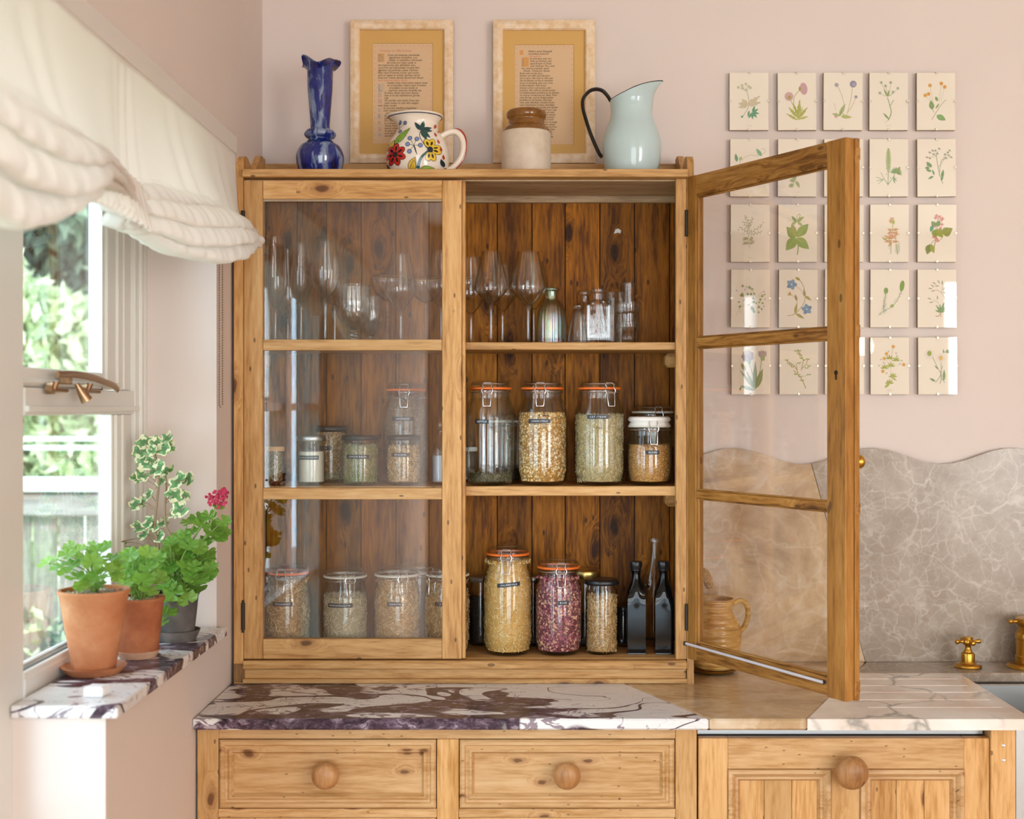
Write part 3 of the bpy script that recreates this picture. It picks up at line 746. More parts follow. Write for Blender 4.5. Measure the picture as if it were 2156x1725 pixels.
# grey unstained underside of the top
cb('soffit_board', XL1+.001, XR0-.001, 2.94, YB, fz(374.5)-.0035, fz(374.5)-.0002, PINE_S, .0005)
# back boards, each board its own piece
edges = [520, 552, 625, 687, 760, 833, 903, 975, 1047, 1120, 1190, 1263, 1336, 1410, 1432]
random.seed(12)
for a, b in zip(edges, edges[1:]):
    x0, x1 = PX(a, YB), PX(b, YB)
    x0 = max(x0, XL1+.001); x1 = min(x1, XR0-.001)
    if x1-x0 < .006: continue
    cb('back_board', x0+.0012, x1-.0012, YB+random.uniform(0, .0016), YB+.003, TOPZ+.06, fz(375), PINE_B, .0008)
cb('back_lining', XL1, XR0, YB+.003, YB+.0045, TOPZ+.01, fz(375), plain('dark_board_joint', '#20120a', .9), 0)
cb('face_stile', fx(1424), XR0, D+.006, D+.030, fz(1390), fz(375), PINE_V)
cb('shelf', XL1, XR0-.0005, 2.944, YB-.001, fz(735.5), fz(719.5), PINE_H)
cb('shelf', XL1, XR0-.0005, 2.944, YB-.001, fz(1046), fz(1026), PINE_H)
for z in (fz(735.5), fz(1046)):
    cb('shelf_bearer', PX(1400, 3.1), XR0-.001, 3.08, 3.145, z-.036, z-.001, PINE_H, .008)
    cb('shelf_bearer', XL1+.001, XL1+.018, 3.08, 3.145, z-.036, z-.001, PINE_H, .008)
cb('floor_board', XL1, XR0, D+.022, YB-.001, fz(1390)-.014, fz(1390), PINE_W)
cb('sill_moulding', XL1+.0005, fx(1446), D-.012, D+.022, fz(1408.5), fz(1390.5), PINE_W, .003)
cb('plinth_board', XL1+.0005, fx(1446), D+.010, D+.024, TOPZ+.0005, fz(1408.5), PINE_H)
cb('foot_strip', XL1-.001, fx(1447.5), D-.003, D+.010, TOPZ+.0005, fz(1430), PINE_H)
g = G(); ox, oy, oz = CB.location
vs = [(0, 0), (.010, .003), (.016, .001), (.018, .008), (.011, .013), (.004, .011)]
g.add([(fx(1307)-ox+x, y-oy, fz(462)-oz+z) for y in (YB-.004, YB-.0002) for x, z in vs], [tuple(range(6)), tuple(range(6, 12))[::-1]]+[(i, i+6, (i+1) % 6+6, (i+1) % 6) for i in range(6)])
o = g.build('filler_patch', plain('white_filler', '#ddd6d0', .8), CB); o['label'] = 'dab of white filler on a back board'
cb('worn_corner_iron', XL0-.0004, XL1+.0006, D-.0008, D+.004, TOPZ+.003, TOPZ+.045, wood('dark_worn_corner', 'Z', '#a97a45', '#7e5a36', '#3c2c22', .6, .4), .001)

def door(name, parent, w, Z0_, Z1_, hinge_l, muv, muh, sw, fw, mul, label, outer_sign, lap):
    """door in its own frame: X from the hinge to the free edge, front face at Y=0, thickness towards +Y"""
    d = bpy.data.objects.new(name, None); C.objects.link(d); d.parent = parent; d['label'] = label
    th = .022
    def b(n, x0, x1, y0, y1, z0, z1, m, bv=.0012, lab=None):
        g = G(); g.box(x0, x1, y0, y1, z0, z1); o = g.build(n, m, d, bevel=bv)
        if lab: o['label'] = lab
        return o
    b('stile', 0, sw, 0, th, Z0_, Z1_, muv); b('stile', w-fw, w, 0, th, Z0_, Z1_, muv)
    prev = Z0_
    for k, (a, c) in enumerate(mul):
        b('rail' if k in (0, len(mul)-1) else 'glazing_bar', sw+.0005, w-fw-.0005, .0003, th, a, c, muh)
    for k in range(len(mul)-1):
        z0, z1 = mul[k][1], mul[k+1][0]
        b('pane', sw-.002, w-fw+.002, th*.45, th*.45+.003, z0-.002, z1+.002, CAB_PANE, 0)
    return d, b, th
LD = (XL1+.0012)
mulL = [(fz(1388), fz(1346)), (fz(1052), fz(1028)), (fz(738), fz(715)), (fz(419), fz(379.5))]
d, b, th = door('door', CB, fx(972)-LD, fz(1388), fz(379.5), 0, PINE_V, PINE_H, fx(553)-LD, fx(972)-fx(931), mulL, 'closed left door of three panes', 1, 0)
d.location = (LD-ox, D-oy, -oz)
w = fx(972)-LD
b('lapping_strip', w+.0002, w+.0085, .006, th+.004, fz(1388), fz(380), PINE_V)
# putty line beneath the top rail
b('putty_bead', fx(553)-LD, fx(931)-LD, .003, .009, fz(424), fz(419), plain('grey_putty', '#a8957e', .8), .001)
g = G(); g.tube([(-.001, -.002, fz(1326)), (-.001, -.002, fz(1270))], .0045, 10); g.tube([(-.001, -.002, fz(1332)), (-.001, -.002, fz(1264))], .0028, 10)
g.build('hinge', IRON, d, True)
g = G(); g.tube([(-.001, -.002, fz(500)), (-.001, -.002, fz(444))], .0045, 10); g.build('hinge', IRON, d, True)

# open door: hinged at the right, swung towards the viewer
W2 = .500; dx, dy = .609-.356, 2.4855-D
ang = math.atan2(dy, dx)      # direction hinge -> free edge
mulR = [(fz(1384), fz(1350)), (fz(1047), fz(1031)), (fz(733), fz(713)), (fz(418), fz(373))]
# X axis of the door frame along the door; local +Y must point away from the viewer's side (outer face)
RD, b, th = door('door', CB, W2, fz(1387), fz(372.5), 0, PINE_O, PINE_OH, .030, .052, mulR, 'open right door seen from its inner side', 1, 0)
RD.location = (fx(1448)-ox, D+.0-oy, -oz); RD.rotation_euler = (0, 0, ang)
b('lapping_strip', W2-.010, W2+.004, th, th+.012, fz(1387), fz(372.5), PINE_O)
for k in range(3):      # glazing beads set round each pane on the inner side
    z0, z1 = mulR[k][1], mulR[k+1][0]
    b('glazing_bead', .030, .034, .004, .0096, z0, z1, PINE_O, .0008); b('glazing_bead', W2-.056, W2-.052, .004, .0096, z0, z1, PINE_O, .0008)
    b('glazing_bead', .034, W2-.056, .004, .0096, z0, z0+.004, PINE_OH, .0008); b('glazing_bead', .034, W2-.056, .004, .0096, z1-.004, z1, PINE_OH, .0008)
for zc in (fz(375+25), fz(720), fz(1040), fz(1362)):
    b('lap_joint_block', W2-.004, W2+.0045, th+.001, th+.0135, zc-.012, zc+.012, PINE_OH, .001)
g = G(); g.lathe(smoothprof([(.0, .0), (.007, 0), (.006, .010), (.009, .016), (.0135, .022), (.013, .029), (.007, .034), (0, .035)], 4), 28, TR(W2-.022, th+.010, fz(957), rx=-PI/2))
o = g.build('knob', BRASS, RD, 60); o['label'] = 'brass knob on the outer face'
g = G(); g.lathe([(0, .0012), (.0045, .0012), (.0048, 0)], 16, TR(W2-.026, 0, fz(795), rx=PI/2)); g.box(W2-.0278, W2-.0242, -.0012, .001, fz(808), fz(796))
g.build('keyhole', plain('keyhole_black', '#22160c', .9), RD)
g = G()
for zc in (fz(470), fz(1300)): g.tube([(-.002, -.002, zc-.03), (-.002, -.002, zc+.03)], .004, 10)
g.build('hinge', IRON, RD, True)
# steel stay between cupboard and door, window gleam put into its colour
g = G(); pa = Vector(P(1443, 1355, D-.002)); tpar = .884; pb = Vector((fx(1448)+tpar*dx, D+tpar*dy, PZ(1436.5, D+tpar*dy))); nrm = Vector((dy, -dx, 0)).normalized(); nrm = nrm if nrm.y < 0 else -nrm
pb += nrm*.004
O = Vector((ox, oy, oz))
g.tube([pa-O, pb-O], .0032, 12); g.build('door_stay', ROD, CB, True)['label'] = 'steel stay rod, window gleam in its colour'
g = G(); g.tube([pa-O-Vector((.004, 0, 0)), pa-O+Vector((.004, 0, -.001))], .0045, 12); g.tube([pb-O, pb-O-nrm*.004], .0045, 12); g.build('stay_screws', IRON, CB, True)

# ------------------------------------------------------------------ lettering helper
_tc = {}
def textmesh(s, size=1.0, shear=0.0, sp=1.0):
    k = (s, shear, sp)
    if k not in _tc:
        cu = bpy.data.curves.new('t', 'FONT'); cu.body = s; cu.size = 1; cu.resolution_u = 1; cu.shear = shear; cu.offset = .018 if shear else .0; cu.space_character = sp; cu.align_x = 'LEFT'
        ob = bpy.data.objects.new('t', cu); C.objects.link(ob); bpy.context.view_layer.update()
        me = bpy.data.meshes.new_from_object(ob)
        vs = [tuple(v.co) for v in me.vertices]; fs = [tuple(p.vertices) for p in me.polygons]
        bpy.data.objects.remove(ob); bpy.data.meshes.remove(me); bpy.data.curves.remove(cu)
        _tc[k] = (vs, fs)
    vs, fs = _tc[k]
    return [(x*size, y*size) for x, y, _ in vs], fs
# ------------------------------------------------------------------ storage jars
SH1, SH2, SH3 = fz(719.5), fz(1026), fz(1390)
def chips(g, R, z0, z1, n, kind, cols, r_of_z, top=True):
    cl = [lin(c) for c in cols]
    for i in range(n):
        a = random.uniform(0, 2*PI); z = random.uniform(z0+.002, z1)
        rr = r_of_z(z)-.0018
        if top and random.random() < .16: rr *= random.random()**.5; z = z1+random.uniform(-.001, .002)
        p = (rr*math.cos(a), rr*math.sin(a), z)
        M = Matrix.Translation(p) @ Matrix.Rotation(a, 4, 'Z') @ Euler((random.uniform(0, 6.3), random.uniform(-.5, .5), random.uniform(-.3, .3))).to_matrix().to_4x4()
        c = random.choice(cl); v = random.uniform(.75, 1.2); c = (min(1, c[0]*v), min(1, c[1]*v), min(1, c[2]*v), 1)
        if kind == 'straw':
            l = random.uniform(.003, .0085); w = random.uniform(.0007, .0013)
            g.add([(-w*.6, -l, 0), (w*.8, -l, 0), (w*.8, l, w), (-w*.6, l, w), (.001, 0, w*1.5)], [(0, 1, 4), (1, 2, 4), (2, 3, 4), (3, 0, 4), (0, 3, 2, 1)], c, 0, M)
        elif kind == 'head':
            r = random.uniform(.0022, .0036)
            g.add([(0, 0, r), (r*.6, 0, r*.1), (.2*r, r, 0), (-r*.6, r*.7, .1*r), (-.5*r, -r*.7, 0), (.3*r, -r, 0), (0, 0, -r)], [(0, 1, 2), (0, 2, 3), (0, 3, 4), (0, 4, 5), (0, 5, 1), (6, 2, 1), (6, 3, 2), (6, 4, 3), (6, 5, 4), (6, 1, 5)], c, 0, M)
        elif kind == 'grain':
            r = random.uniform(.0009, .0017)
            g.add([(0, -r*1.5, 0), (r*.5, 0, r*.5), (0, r*1.5, 0), (-r*.3, 0, -r*.5)], [(0, 1, 2), (0, 2, 3), (0, 3, 1), (1, 3, 2)], c, 0, M)
        elif kind == 'petal':
            r = random.uniform(.0022, .0048)
            g.add([(0, -r, 0), (r*.35, -r*.2, r*.7), (.3*r, r*.8, r*.3), (0, r, -.3*r), (0, 0, -r*.7), (r*.6, 0, 0)], [(0, 1, 5), (1, 2, 5), (2, 3, 5), (3, 4, 5), (4, 0, 5)], c, 0, M)
        elif kind == 'curl':
            l = random.uniform(.003, .006); w = .0006; pts = [(random.uniform(0, .0012), l*math.cos(t*.8), l*math.sin(t*.8)*.6) for t in range(4)]
            g.tube(pts, w, 3, c, 0, False, M)
def band(n_, R, hw, h, z, off, ang=0.0):
    pass
def tape(parent, R, z, text, ang, tw, th=.0095, tilt=0.0, rz=lambda z: None):
    """embossed tape stuck round the jar front; ang = direction from centre (0 faces -Y)"""
    g = G(); n = 12; vs = []; fs = []
    def m(u, v, off):
        a = ang+u/R; rr = R+off; return (rr*math.sin(a), -rr*math.cos(a), z+v+tilt*u)
    for i in range(n+1):
        u = -tw/2+tw*i/n
        vs += [m(u, -th/2, .0001), m(u, -th/2, .0006), m(u, th/2, .0006), m(u, th/2, .0001)]
    for i in range(n):
        a = i*4; b = a+4
        for k in range(3): fs.append((a+k, b+k, b+k+1, a+k+1))
    fs += [(0, 1, 2, 3), (n*4, n*4+3, n*4+2, n*4+1)]
    g.add(vs, fs); t = g.build('label_tape', DYMO, parent, False)
    vs, fs = textmesh(text, th*.60, 0, 1.25)
    wid = max(v[0] for v in vs)-min(v[0] for v in vs); k = min(1, (tw*.90)/wid) if wid else 1
    x0 = min(v[0] for v in vs)
    g = G(); g.add([m((x-x0)*k-wid*k/2, y-th*.20, .0009) for x, y in vs], fs); g.build('lettering', LETTER, t)
def contents(parent, prof_r, z0, z1, kind, n, cols, base, uneven=.004):
    g = G(); k = 12; pr = []
    for i in range(k+1):
        z = z0+(z1-z0)*i/k; pr.append((prof_r(z)-.0022, z))
    pr = [(0, z0)]+pr+[(0, z1+.001)]
    g.lathe(pr, 28, None, lin(base), zf=lambda a, j, r: (uneven*math.sin(a*2+1)+uneven*.5*math.sin(a*5)) if j >= k and r > 0 else 0)
    if n: chips(g, 0, z0, z1, n, kind, cols, prof_r)
    o = g.build('dried_herbs', VC, parent); o['kind'] = 'stuff'; return o
PRE = {
 'chamomile': ('head', 3300, ['#e2c07c', '#d9a95a', '#ecd6a8', '#c98f3c', '#b07a34', '#f0dcb4', '#d8b070'], '#a87c38'),
 'oat': ('straw', 4200, ['#dfcfa0', '#d0bc8c', '#eadcb8', '#b8a678', '#dcd2a8', '#b0a47c'], '#b8a474'),
 'elder': ('grain', 5200, ['#e0b074', '#d09858', '#e8c48c', '#bc8444', '#a87238'], '#b8843c'),
 'lavender': ('grain', 5200, ['#b8a898', '#a08c7c', '#8a7464', '#c4b4a4', '#786456'], '#7e6a5a'),
 'green': ('straw', 2600, ['#b4ac78', '#9a9c5c', '#ccbc94', '#788848', '#c0a880'], '#86824c'),
 'brown': ('straw', 3200, ['#d4a870', '#bc9054', '#e6c890', '#a47c48', '#ecd4a8'], '#98733f'),
 'yarrow': ('straw', 4200, ['#dcb074', '#c89858', '#ecca98', '#b4884c', '#e4ceA8'], '#a07a44'),
 'marsh': ('straw', 3200, ['#dcccb0', '#ccb898', '#e8dcc8', '#bca888'], '#b09c78'),
 'calendula': ('curl', 3000, ['#ecc878', '#e0ac4c', '#f4dca0', '#d49c48', '#f6e4b0', '#c89858'], '#d0a45c'),
 'rose': ('petal', 2600, ['#9a4a5c', '#b0606c', '#84384c', '#d09c80', '#dcac8c', '#a4586c', '#c8887c'], '#6e3040'),
 'seed': ('grain', 3600, ['#c0a068', '#a88850', '#705430', '#d8bc88', '#5c4828'], '#8a7040'),
 'nettle': ('straw', 900, ['#6c6a50', '#807c5c', '#5c5a44', '#8c8464'], '#4c4a38'),
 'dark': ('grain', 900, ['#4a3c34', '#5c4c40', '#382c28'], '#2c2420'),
}
def jar_at(cx, Y, sh): return (PX(cx, Y), Y, sh)
def clip_jar(cx, top, hw, Y, sh, herb, fill, label, group, tapepx=None, text=None, gasket=ORANGE, clip=0.0, nhw=None, tw=None, tilt=0, straight=False, lid='glass', nch=1.0):
    """wire-bail jar: cx, top, hw in picture pixels at depth Y; stands on shelf height sh"""
    k = Y/F; R = hw*k; nR = (nhw or hw*.77)*k; H = PZ(top, Y)-sh
    t = thing('clip_top_jar', jar_at(cx, Y, sh), label, 'jar', group)
    zn = H-36*k; zs = zn-(34*k if not straight else 20*k)       # neck bottom, shoulder bottom
    outer = smoothprof([(R*.72, .0006), (R*.86, .004), (R*.97, .022), (R, .045)], 4)+smoothprof([(R, zs-.012), (R*.985, zs), (R*.93, zs+(zn-zs)*.45), (nR*1.04, zn-.003), (nR, zn), (nR, zn+.012)], 4)
    zt = H-17*k
    outer += [(nR*1.05, zn+.013), (nR*1.05, zt-.003), (nR*1.0, zt-.002), (nR*.97, zt-.001)]
    th = .003
    inner = [(nR-th-.001, zt-.002), (nR-th, zn), (R-th-.001, zs-.005), (R-th, .05), (R*.95-th, .018), (R*.72, .008), (0, .009)]
    g = G(); g.lathe([(0, .003)]+outer+inner, 44); g.build('jar_body', JARG, t, 50)
    if lid == 'glass':
        g = G(); h0 = zt+.0025; g.lathe([(0, h0), (nR*.93, h0), (nR*1.02, h0+.001), (nR*1.02, h0+.006), (nR*.97, h0+.010), (nR*.90, H-.001), (nR*.84, H), (nR*.6, H-.001), (0, H-.002)], 40)
        g.build('glass_lid', JARG, t, 45)
    else:
        g = G(); hp = H-zt
        g.lathe(smoothprof([(0, zt+.002), (nR*1.0, zt+.002), (nR*1.06, zt+.005), (nR*1.02, zt+.009), (nR*.98, zt+.0095)], 4)+smoothprof([(nR*1.02, zt+.012), (nR*1.10, zt+.017), (nR*.98, zt+.024), (nR*.6, H-.001), (0, H)], 5), 40)
        g.build('porcelain_lid', PORCE, t, 50)
    g = G(); g.lathe([(nR*.95, zt-.0008), (nR*1.06, zt-.0010), (nR*1.10, zt+.0002), (nR*1.10, zt+.0034), (nR*1.04, zt+.0046), (nR*1.03, zt+.002), (nR*.95, zt+.002)], 36, cap0=False, cap1=False)
    a = 1.1; g.tube([(nR*1.04*math.sin(a+q), -nR*1.04*math.cos(a+q), zt+.001) for q in (-.12, 0, .12)], [.001, .0035*1, .001], 6, flat=.6)
    g.build('rubber_seal', gasket, t, 40)
    # wires
    g = G(); w = .0011
    ring = [(nR*1.075*math.cos(q*PI/16), nR*1.075*math.sin(q*PI/16), zn+.0145) for q in range(32)]
    g.tube(ring, w, 6, closed=True)
    ring = [(nR*.99*math.cos(q*PI/16), nR*.99*math.sin(q*PI/16), H-.0065) for q in range(32)]
    g.tube(ring, w, 6, closed=True)
    M = Matrix.Rotation(clip, 4, 'Z'); y = -nR*1.08
    q = min(1.15, max(.8, R/.055))
    g.tube([(-.0095*q, y-.004, zn+.010), (-.0125*q, y-.004, zn+.018), (-.0085*q, y-.003, zt+.004), (-.0105*q, y-.001, H-.009), (-.0075*q, y+.004, H-.004), (.0075*q, y+.004, H-.004), (.0105*q, y-.001, H-.009), (.0085*q, y-.003, zt+.004), (.0125*q, y-.004, zn+.018), (.0095*q, y-.004, zn+.010)], w, 7, M=M)
    g.tube([(-.0095*q, y-.004, zn+.012), (.0095*q, y-.004, zn+.012)], w*1.1, 7, M=M)
    g.tube([(-.009*q, y-.001, zn+.014), (-.009*q, y-.006, zn+.008), (-.0085*q, y-.008, zn-.008), (-.0075*q, y-.009, zn-.018), (.0075*q, y-.009, zn-.018), (.0085*q, y-.008, zn-.008), (.009*q, y-.006, zn+.008), (.009*q, y-.001, zn+.014)], w, 7, M=M)
    g.build('wire_clip', STEEL, t, True)
    rin = lambda z: (R*(.80+.2*min(1, z/.035)**.6) if z < .035 else (R if z < zs-.01 else R+(nR-R)*min(1, (z-zs+.01)/(zn-zs+.01))))-.0035
    if herb:
        kind, n, cols, base = PRE[herb]; z1 = PZ(fill, Y-R)-sh
        contents(t, rin, .010, z1, kind, int(n*nch), cols, base)
    if text:
        tx, ty, txw = tapepx; off = (tx-cx)*k/R; off = max(-.9, min(.9, off))
        tape(t, R, PZ(ty, Y-R)-sh, text, math.asin(off), txw*k, tilt=tilt)
    return t
def screw_jar(cx, top, hw, Y, sh, herb, fill, label, group, lidmat=BLACKP, tapepx=None, text=None, powder=None, nch=1.0, lidh=17, cork=False, extra=None):
    k = Y/F; R = hw*k; H = PZ(top, Y)-sh; lh = lidh*k; zl = H-lh
    t = thing('screw_top_jar' if not cork else 'small_jar', jar_at(cx, Y, sh), label, 'jar', group)
    nR = R*.93
    out = [(0, .003), (R*.85, .0006), (R*.97, .004), (R, .010)]+[(R, zl-.012), (R*.985, zl-.008), (nR, zl-.003), (nR, zl+.003)]
    g = G(); g.lathe(out+[(nR-.0025, zl+.003), (nR-.003, zl-.004), (R-.003, zl-.014), (R-.003, .010), (0, .007)], 40); g.build('jar_body', JARG, t, 50)
    g = G(); lr = R*1.06 if not cork else R*.99
    g.lathe([(0, zl), (lr*.97, zl), (lr, zl+.0015), (lr, H-.003), (lr*.95, H-.0005), (lr*.85, H), (0, H-.001)], 48, None, rf=(lambda a, j, z: 1+.006*math.sin(a*24) if 1 <= j <= 3 else 1)); g.build('lid', lidmat, t, 50)
    rin = lambda z: R-.0032
    if herb:
        kind, n, cols, base = PRE[herb]; contents(t, rin, .008, PZ(fill, Y-R)-sh, kind, int(n*nch), cols, base, .002)
    if powder:
        g = G(); z1 = PZ(fill, Y-R)-sh; g.lathe([(0, .008), (R-.0034, .008), (R-.0034, z1), (R*.5, z1+.002), (0, z1+.001)], 32); o = g.build('powder', plain('cream_powder', powder, .9), t, 50); o['kind'] = 'stuff'
    if extra:
        kind, n, cols, base = PRE['green']; g = G(); chips(g, 0, .008, .028, 400, 'straw', ['#7c9040', '#90a050', '#5c7030'], lambda z: R-.003, False); o = g.build('green_leaf_bits', VC, t); o['kind'] = 'stuff'
    if text:
        tx, ty, txw = tapepx; off = max(-.9, min(.9, (tx-cx)*k/R)); tape(t, R, PZ(ty, Y-R)-sh, text, math.asin(off), txw*k)
    return t
random.seed(21)
GA, GB, GC_, GD = 'jars on the middle shelf, open side', 'jars on the bottom shelf, open side', 'jars on the middle shelf behind glass', 'jars on the bottom shelf behind glass'
YF, YL, YK = 3.000, 3.006, 3.104
# middle shelf, open side
clip_jar(1032, 803, 52, YF, SH2, 'nettle', 1002, 'almost empty tall clip-top jar labelled NETTLE with orange seal', GA, (1016, 888, 30), 'NETTLE', nhw=41, clip=-.1)
clip_jar(1142, 803, 53, YF, SH2, 'chamomile', 872, 'tall clip-top jar of golden flower heads labelled CHAMOMILE', GA, (1135, 887, 47), 'CHAMOMILE', nhw=41, clip=-.1)
clip_jar(1262, 803, 53, YF, SH2, 'oat', 878, 'tall clip-top jar of pale chopped stalks labelled OAT STRAW', GA, (1256, 878, 46), 'OAT STRAW', nhw=41, clip=.45)
clip_jar(1367, 882, 48, YF, SH2, 'elder', 940, 'squat jar with white porcelain lid labelled ELDER', GA, (1370, 953, 28), 'ELDER', gasket=CLEARR, nhw=41, clip=.1, straight=True, lid='porcelain')
clip_jar(1374, 853, 42, YK, SH2, None, 0, 'empty clear clip-top jar standing behind the porcelain-lidded jar', GA, gasket=CLEARR, nhw=40, clip=.2, straight=True)
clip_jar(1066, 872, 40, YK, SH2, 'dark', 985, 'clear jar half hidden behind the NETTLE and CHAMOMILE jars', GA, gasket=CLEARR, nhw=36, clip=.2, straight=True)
screw_jar(982, 941, 22, YK+.005, SH2, None, 990, 'small jar with white lid behind the left side of the NETTLE jar', GA, lidmat=PORCE, powder='#b8b0a8', lidh=9)
# bottom shelf, open side
clip_jar(1069, 1150, 53, YF, SH3, 'calendula', 1188, 'tall clip-top jar full of curly yellow petals labelled CALENDULA', GB, (1072, 1232, 48), 'CALENDULA', nhw=42, clip=-.05, tilt=.09)
clip_jar(1176, 1178, 50, YF, SH3, 'rose', 1222, 'clip-top jar of dark pink petals labelled ROSE', GB, (1185, 1270, 22), 'ROSE', nhw=41, clip=.1, straight=True)
screw_jar(1267, 1219, 34, YF, SH3, 'yarrow', 1262, 'slim unlabelled jar of chopped herb with black lid beside the ROSE jar', GB, lidh=11, nch=.8)
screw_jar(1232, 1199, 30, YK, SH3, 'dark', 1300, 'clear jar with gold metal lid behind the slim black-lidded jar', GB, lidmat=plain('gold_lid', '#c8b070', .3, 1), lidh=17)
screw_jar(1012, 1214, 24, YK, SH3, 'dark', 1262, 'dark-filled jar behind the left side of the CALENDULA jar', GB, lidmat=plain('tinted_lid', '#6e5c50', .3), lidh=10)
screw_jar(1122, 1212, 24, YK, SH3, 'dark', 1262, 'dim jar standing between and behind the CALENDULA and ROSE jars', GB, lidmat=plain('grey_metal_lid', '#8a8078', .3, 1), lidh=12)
screw_jar(1312, 1277, 15, YK-.02, SH3, None, 1290, 'small black jar behind the left dark bottle', GB, lidh=9, powder='#14120f', cork=True)
# middle shelf, behind the closed door
screw_jar(579, 940, 20, YL, SH2, 'seed', 952, 'small jar of seeds with pale orange wooden lid at the left end behind glass', GC_, lidmat=plain('beech_lid', '#d8a874', .5), lidh=10, nch=.6, cork=True)
screw_jar(656, 917, 29, YL, SH2, None, 952, 'jar of cream powder with silver lid labelled ASHWAGANDHA', GC_, lidmat=STEELD, tapepx=(652, 964, 48), text='ASHWAGANDHA', powder='#ece4d4', lidh=12)
screw_jar(697, 897, 31, YK, SH2, 'brown', 912, 'tall brown-filled jar with black lid behind the cream powder jar', GC_, tapepx=(688, 944, 30), text='HEA', lidh=12, nch=.9, extra=True)
screw_jar(759, 916, 38, YL, SH2, 'green', 942, 'wide jar of green leaf with black lid labelled LEMON BALM', GC_, tapepx=(757, 962, 50), text='LEMON BALM', lidh=11, extra=True)
screw_jar(850, 916, 36, YL, SH2, 'brown', 945, 'wide jar of brown leaf with black lid labelled MULLEIN', GC_, tapepx=(846, 958, 40), text='MULLEIN', lidh=11)
clip_jar(855, 806, 50, YK-.002, SH2, 'lavender', 838, 'tall clip-top jar of grey buds labelled LAVENDER behind the MULLEIN jar', GC_, (853, 882, 46), 'LAVENDER', nhw=38)
# bottom shelf, behind the closed door
clip_jar(605, 1190, 49, YL, SH3, 'brown', 1228, 'clip-top jar with orange seal labelled SPEARMINT at the left end of the bottom shelf', GD, (604, 1273, 42), 'SPEARMINT', nhw=40, clip=-.1, nch=1.2)
clip_jar(727, 1197, 48, YL, SH3, 'marsh', 1262, 'clip-top jar of pale chopped root labelled MARSHMALLOW', GD, (722, 1276, 54), 'MARSHMALLOW', gasket=CLEARR, nhw=42, clip=.35, straight=True, nch=1.2)
clip_jar(836, 1194, 49, YL, SH3, 'yarrow', 1226, 'clip-top jar of chopped brown stems labelled YARROW', GD, (836, 1273, 31), 'YARROW', gasket=CLEARR, nhw=43, clip=.35, straight=True, nch=1.1)
clip_jar(942, 1194, 49, YL, SH3, 'brown', 1232, 'clip-top jar half hidden behind the cupboard middle stile', GD, (931, 1273, 26), 'D', gasket=CLEARR, nhw=42, clip=-.6, straight=True)
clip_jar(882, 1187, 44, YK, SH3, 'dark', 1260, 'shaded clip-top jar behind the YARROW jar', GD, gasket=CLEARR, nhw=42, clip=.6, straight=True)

# ------------------------------------------------------------------ bottles
def vessel(name, cx, Y, sh, prof, mat, label, cat, group, n=40, part='body', rf=None, smooth=50):
    t = thing(name, jar_at(cx, Y, sh), label, cat, group); k = Y/F
    g = G(); g.lathe(prof, n, rf=rf); g.build(part, mat, t, smooth); return t
def wall(outer, th, zbot):
    inner = [(max(r-th, .0008), z) for r, z in reversed(outer) if z > zbot]
    return [(0, outer[0][1])]+outer+inner+[(0, zbot)]
BOT = N('black_bottle_glass').bsdf('#080708', .05, 0, None, .3)
for cx, lab in ((1339, 'square black glass bottle, the one standing beside the slim black-lidded jar'), (1397, 'square black glass bottle, the one next to the cupboard side')):
    Y = YF; k = Y/F; H = PZ(1182, Y)-SH3; r = 22*k
    t = thing('dark_bottle', jar_at(cx, Y, SH3), lab, 'bottle', 'black oil bottles')
    def sq(p): return lambda a, j, z: (1/max(abs(math.cos(a)), abs(math.sin(a)))*.97 if z < H*.58 else 1+(1/max(abs(math.cos(a)), abs(math.sin(a)))-1)*max(0, (H*.74-z)/(H*.16))*.97)
    g = G(); g.lathe(smoothprof([(0, 0.0), (r*.84, 0), (r*.88, .004), (r*.88, H*.30), (r*.88, H*.60), (r*.80, H*.70), (r*.48, H*.80), (r*.42, H*.88), (r*.48, H*.905), (0, H*.905)], 4), 64, rf=sq(0))
    g.build('bottle_body', BOT, t, 35)
    g = G(); g.lathe([(0, H*.90), (r*.50, H*.90), (r*.52, H*.93), (r*.58, H*.945), (r*.60, H*.99), (r*.55, H), (0, H)], 32); g.build('stopper', BLACKP, t, 40)
Y = YK; k = Y/F; H = PZ(1133, Y)-SH3
vessel('clear_bottle', 1378, Y, SH3, wall(smoothprof([(30*k, 0.001), (31*k, .02), (31*k, H*.45), (27*k, H*.60), (13*k, H*.78), (9.5*k, H*.92), (9.5*k, H*.955)], 5)+[(13*k, H*.958), (13.5*k, H*.975), (12*k, H)], .002, .006), WINEG, 'tall clear glass bottle with long neck behind the dark bottles', 'bottle', 'clear bottles')
Y = 3.02; k = Y/F; H = PZ(888, Y)-SH2
t = vessel('clear_bottle', 929, Y, SH2, wall(smoothprof([(19*k, 0.001), (21*k, .01), (21*k, H*.5), (17*k, H*.62), (8*k, H*.80), (7*k, H*.86)], 5)+[(10*k, H*.88), (11*k, H*.97), (9*k, H)], .002, .006), WINEG, 'small clear bottle of pale liquid by the cupboard middle stile', 'bottle', 'clear bottles')
g = G(); g.lathe([(0, .007), (18*k, .007), (18*k, H*.46), (0, H*.46)], 24); g.build('liquid', plain('cloudy_liquid', '#b8bcc4', .3), t, 40)

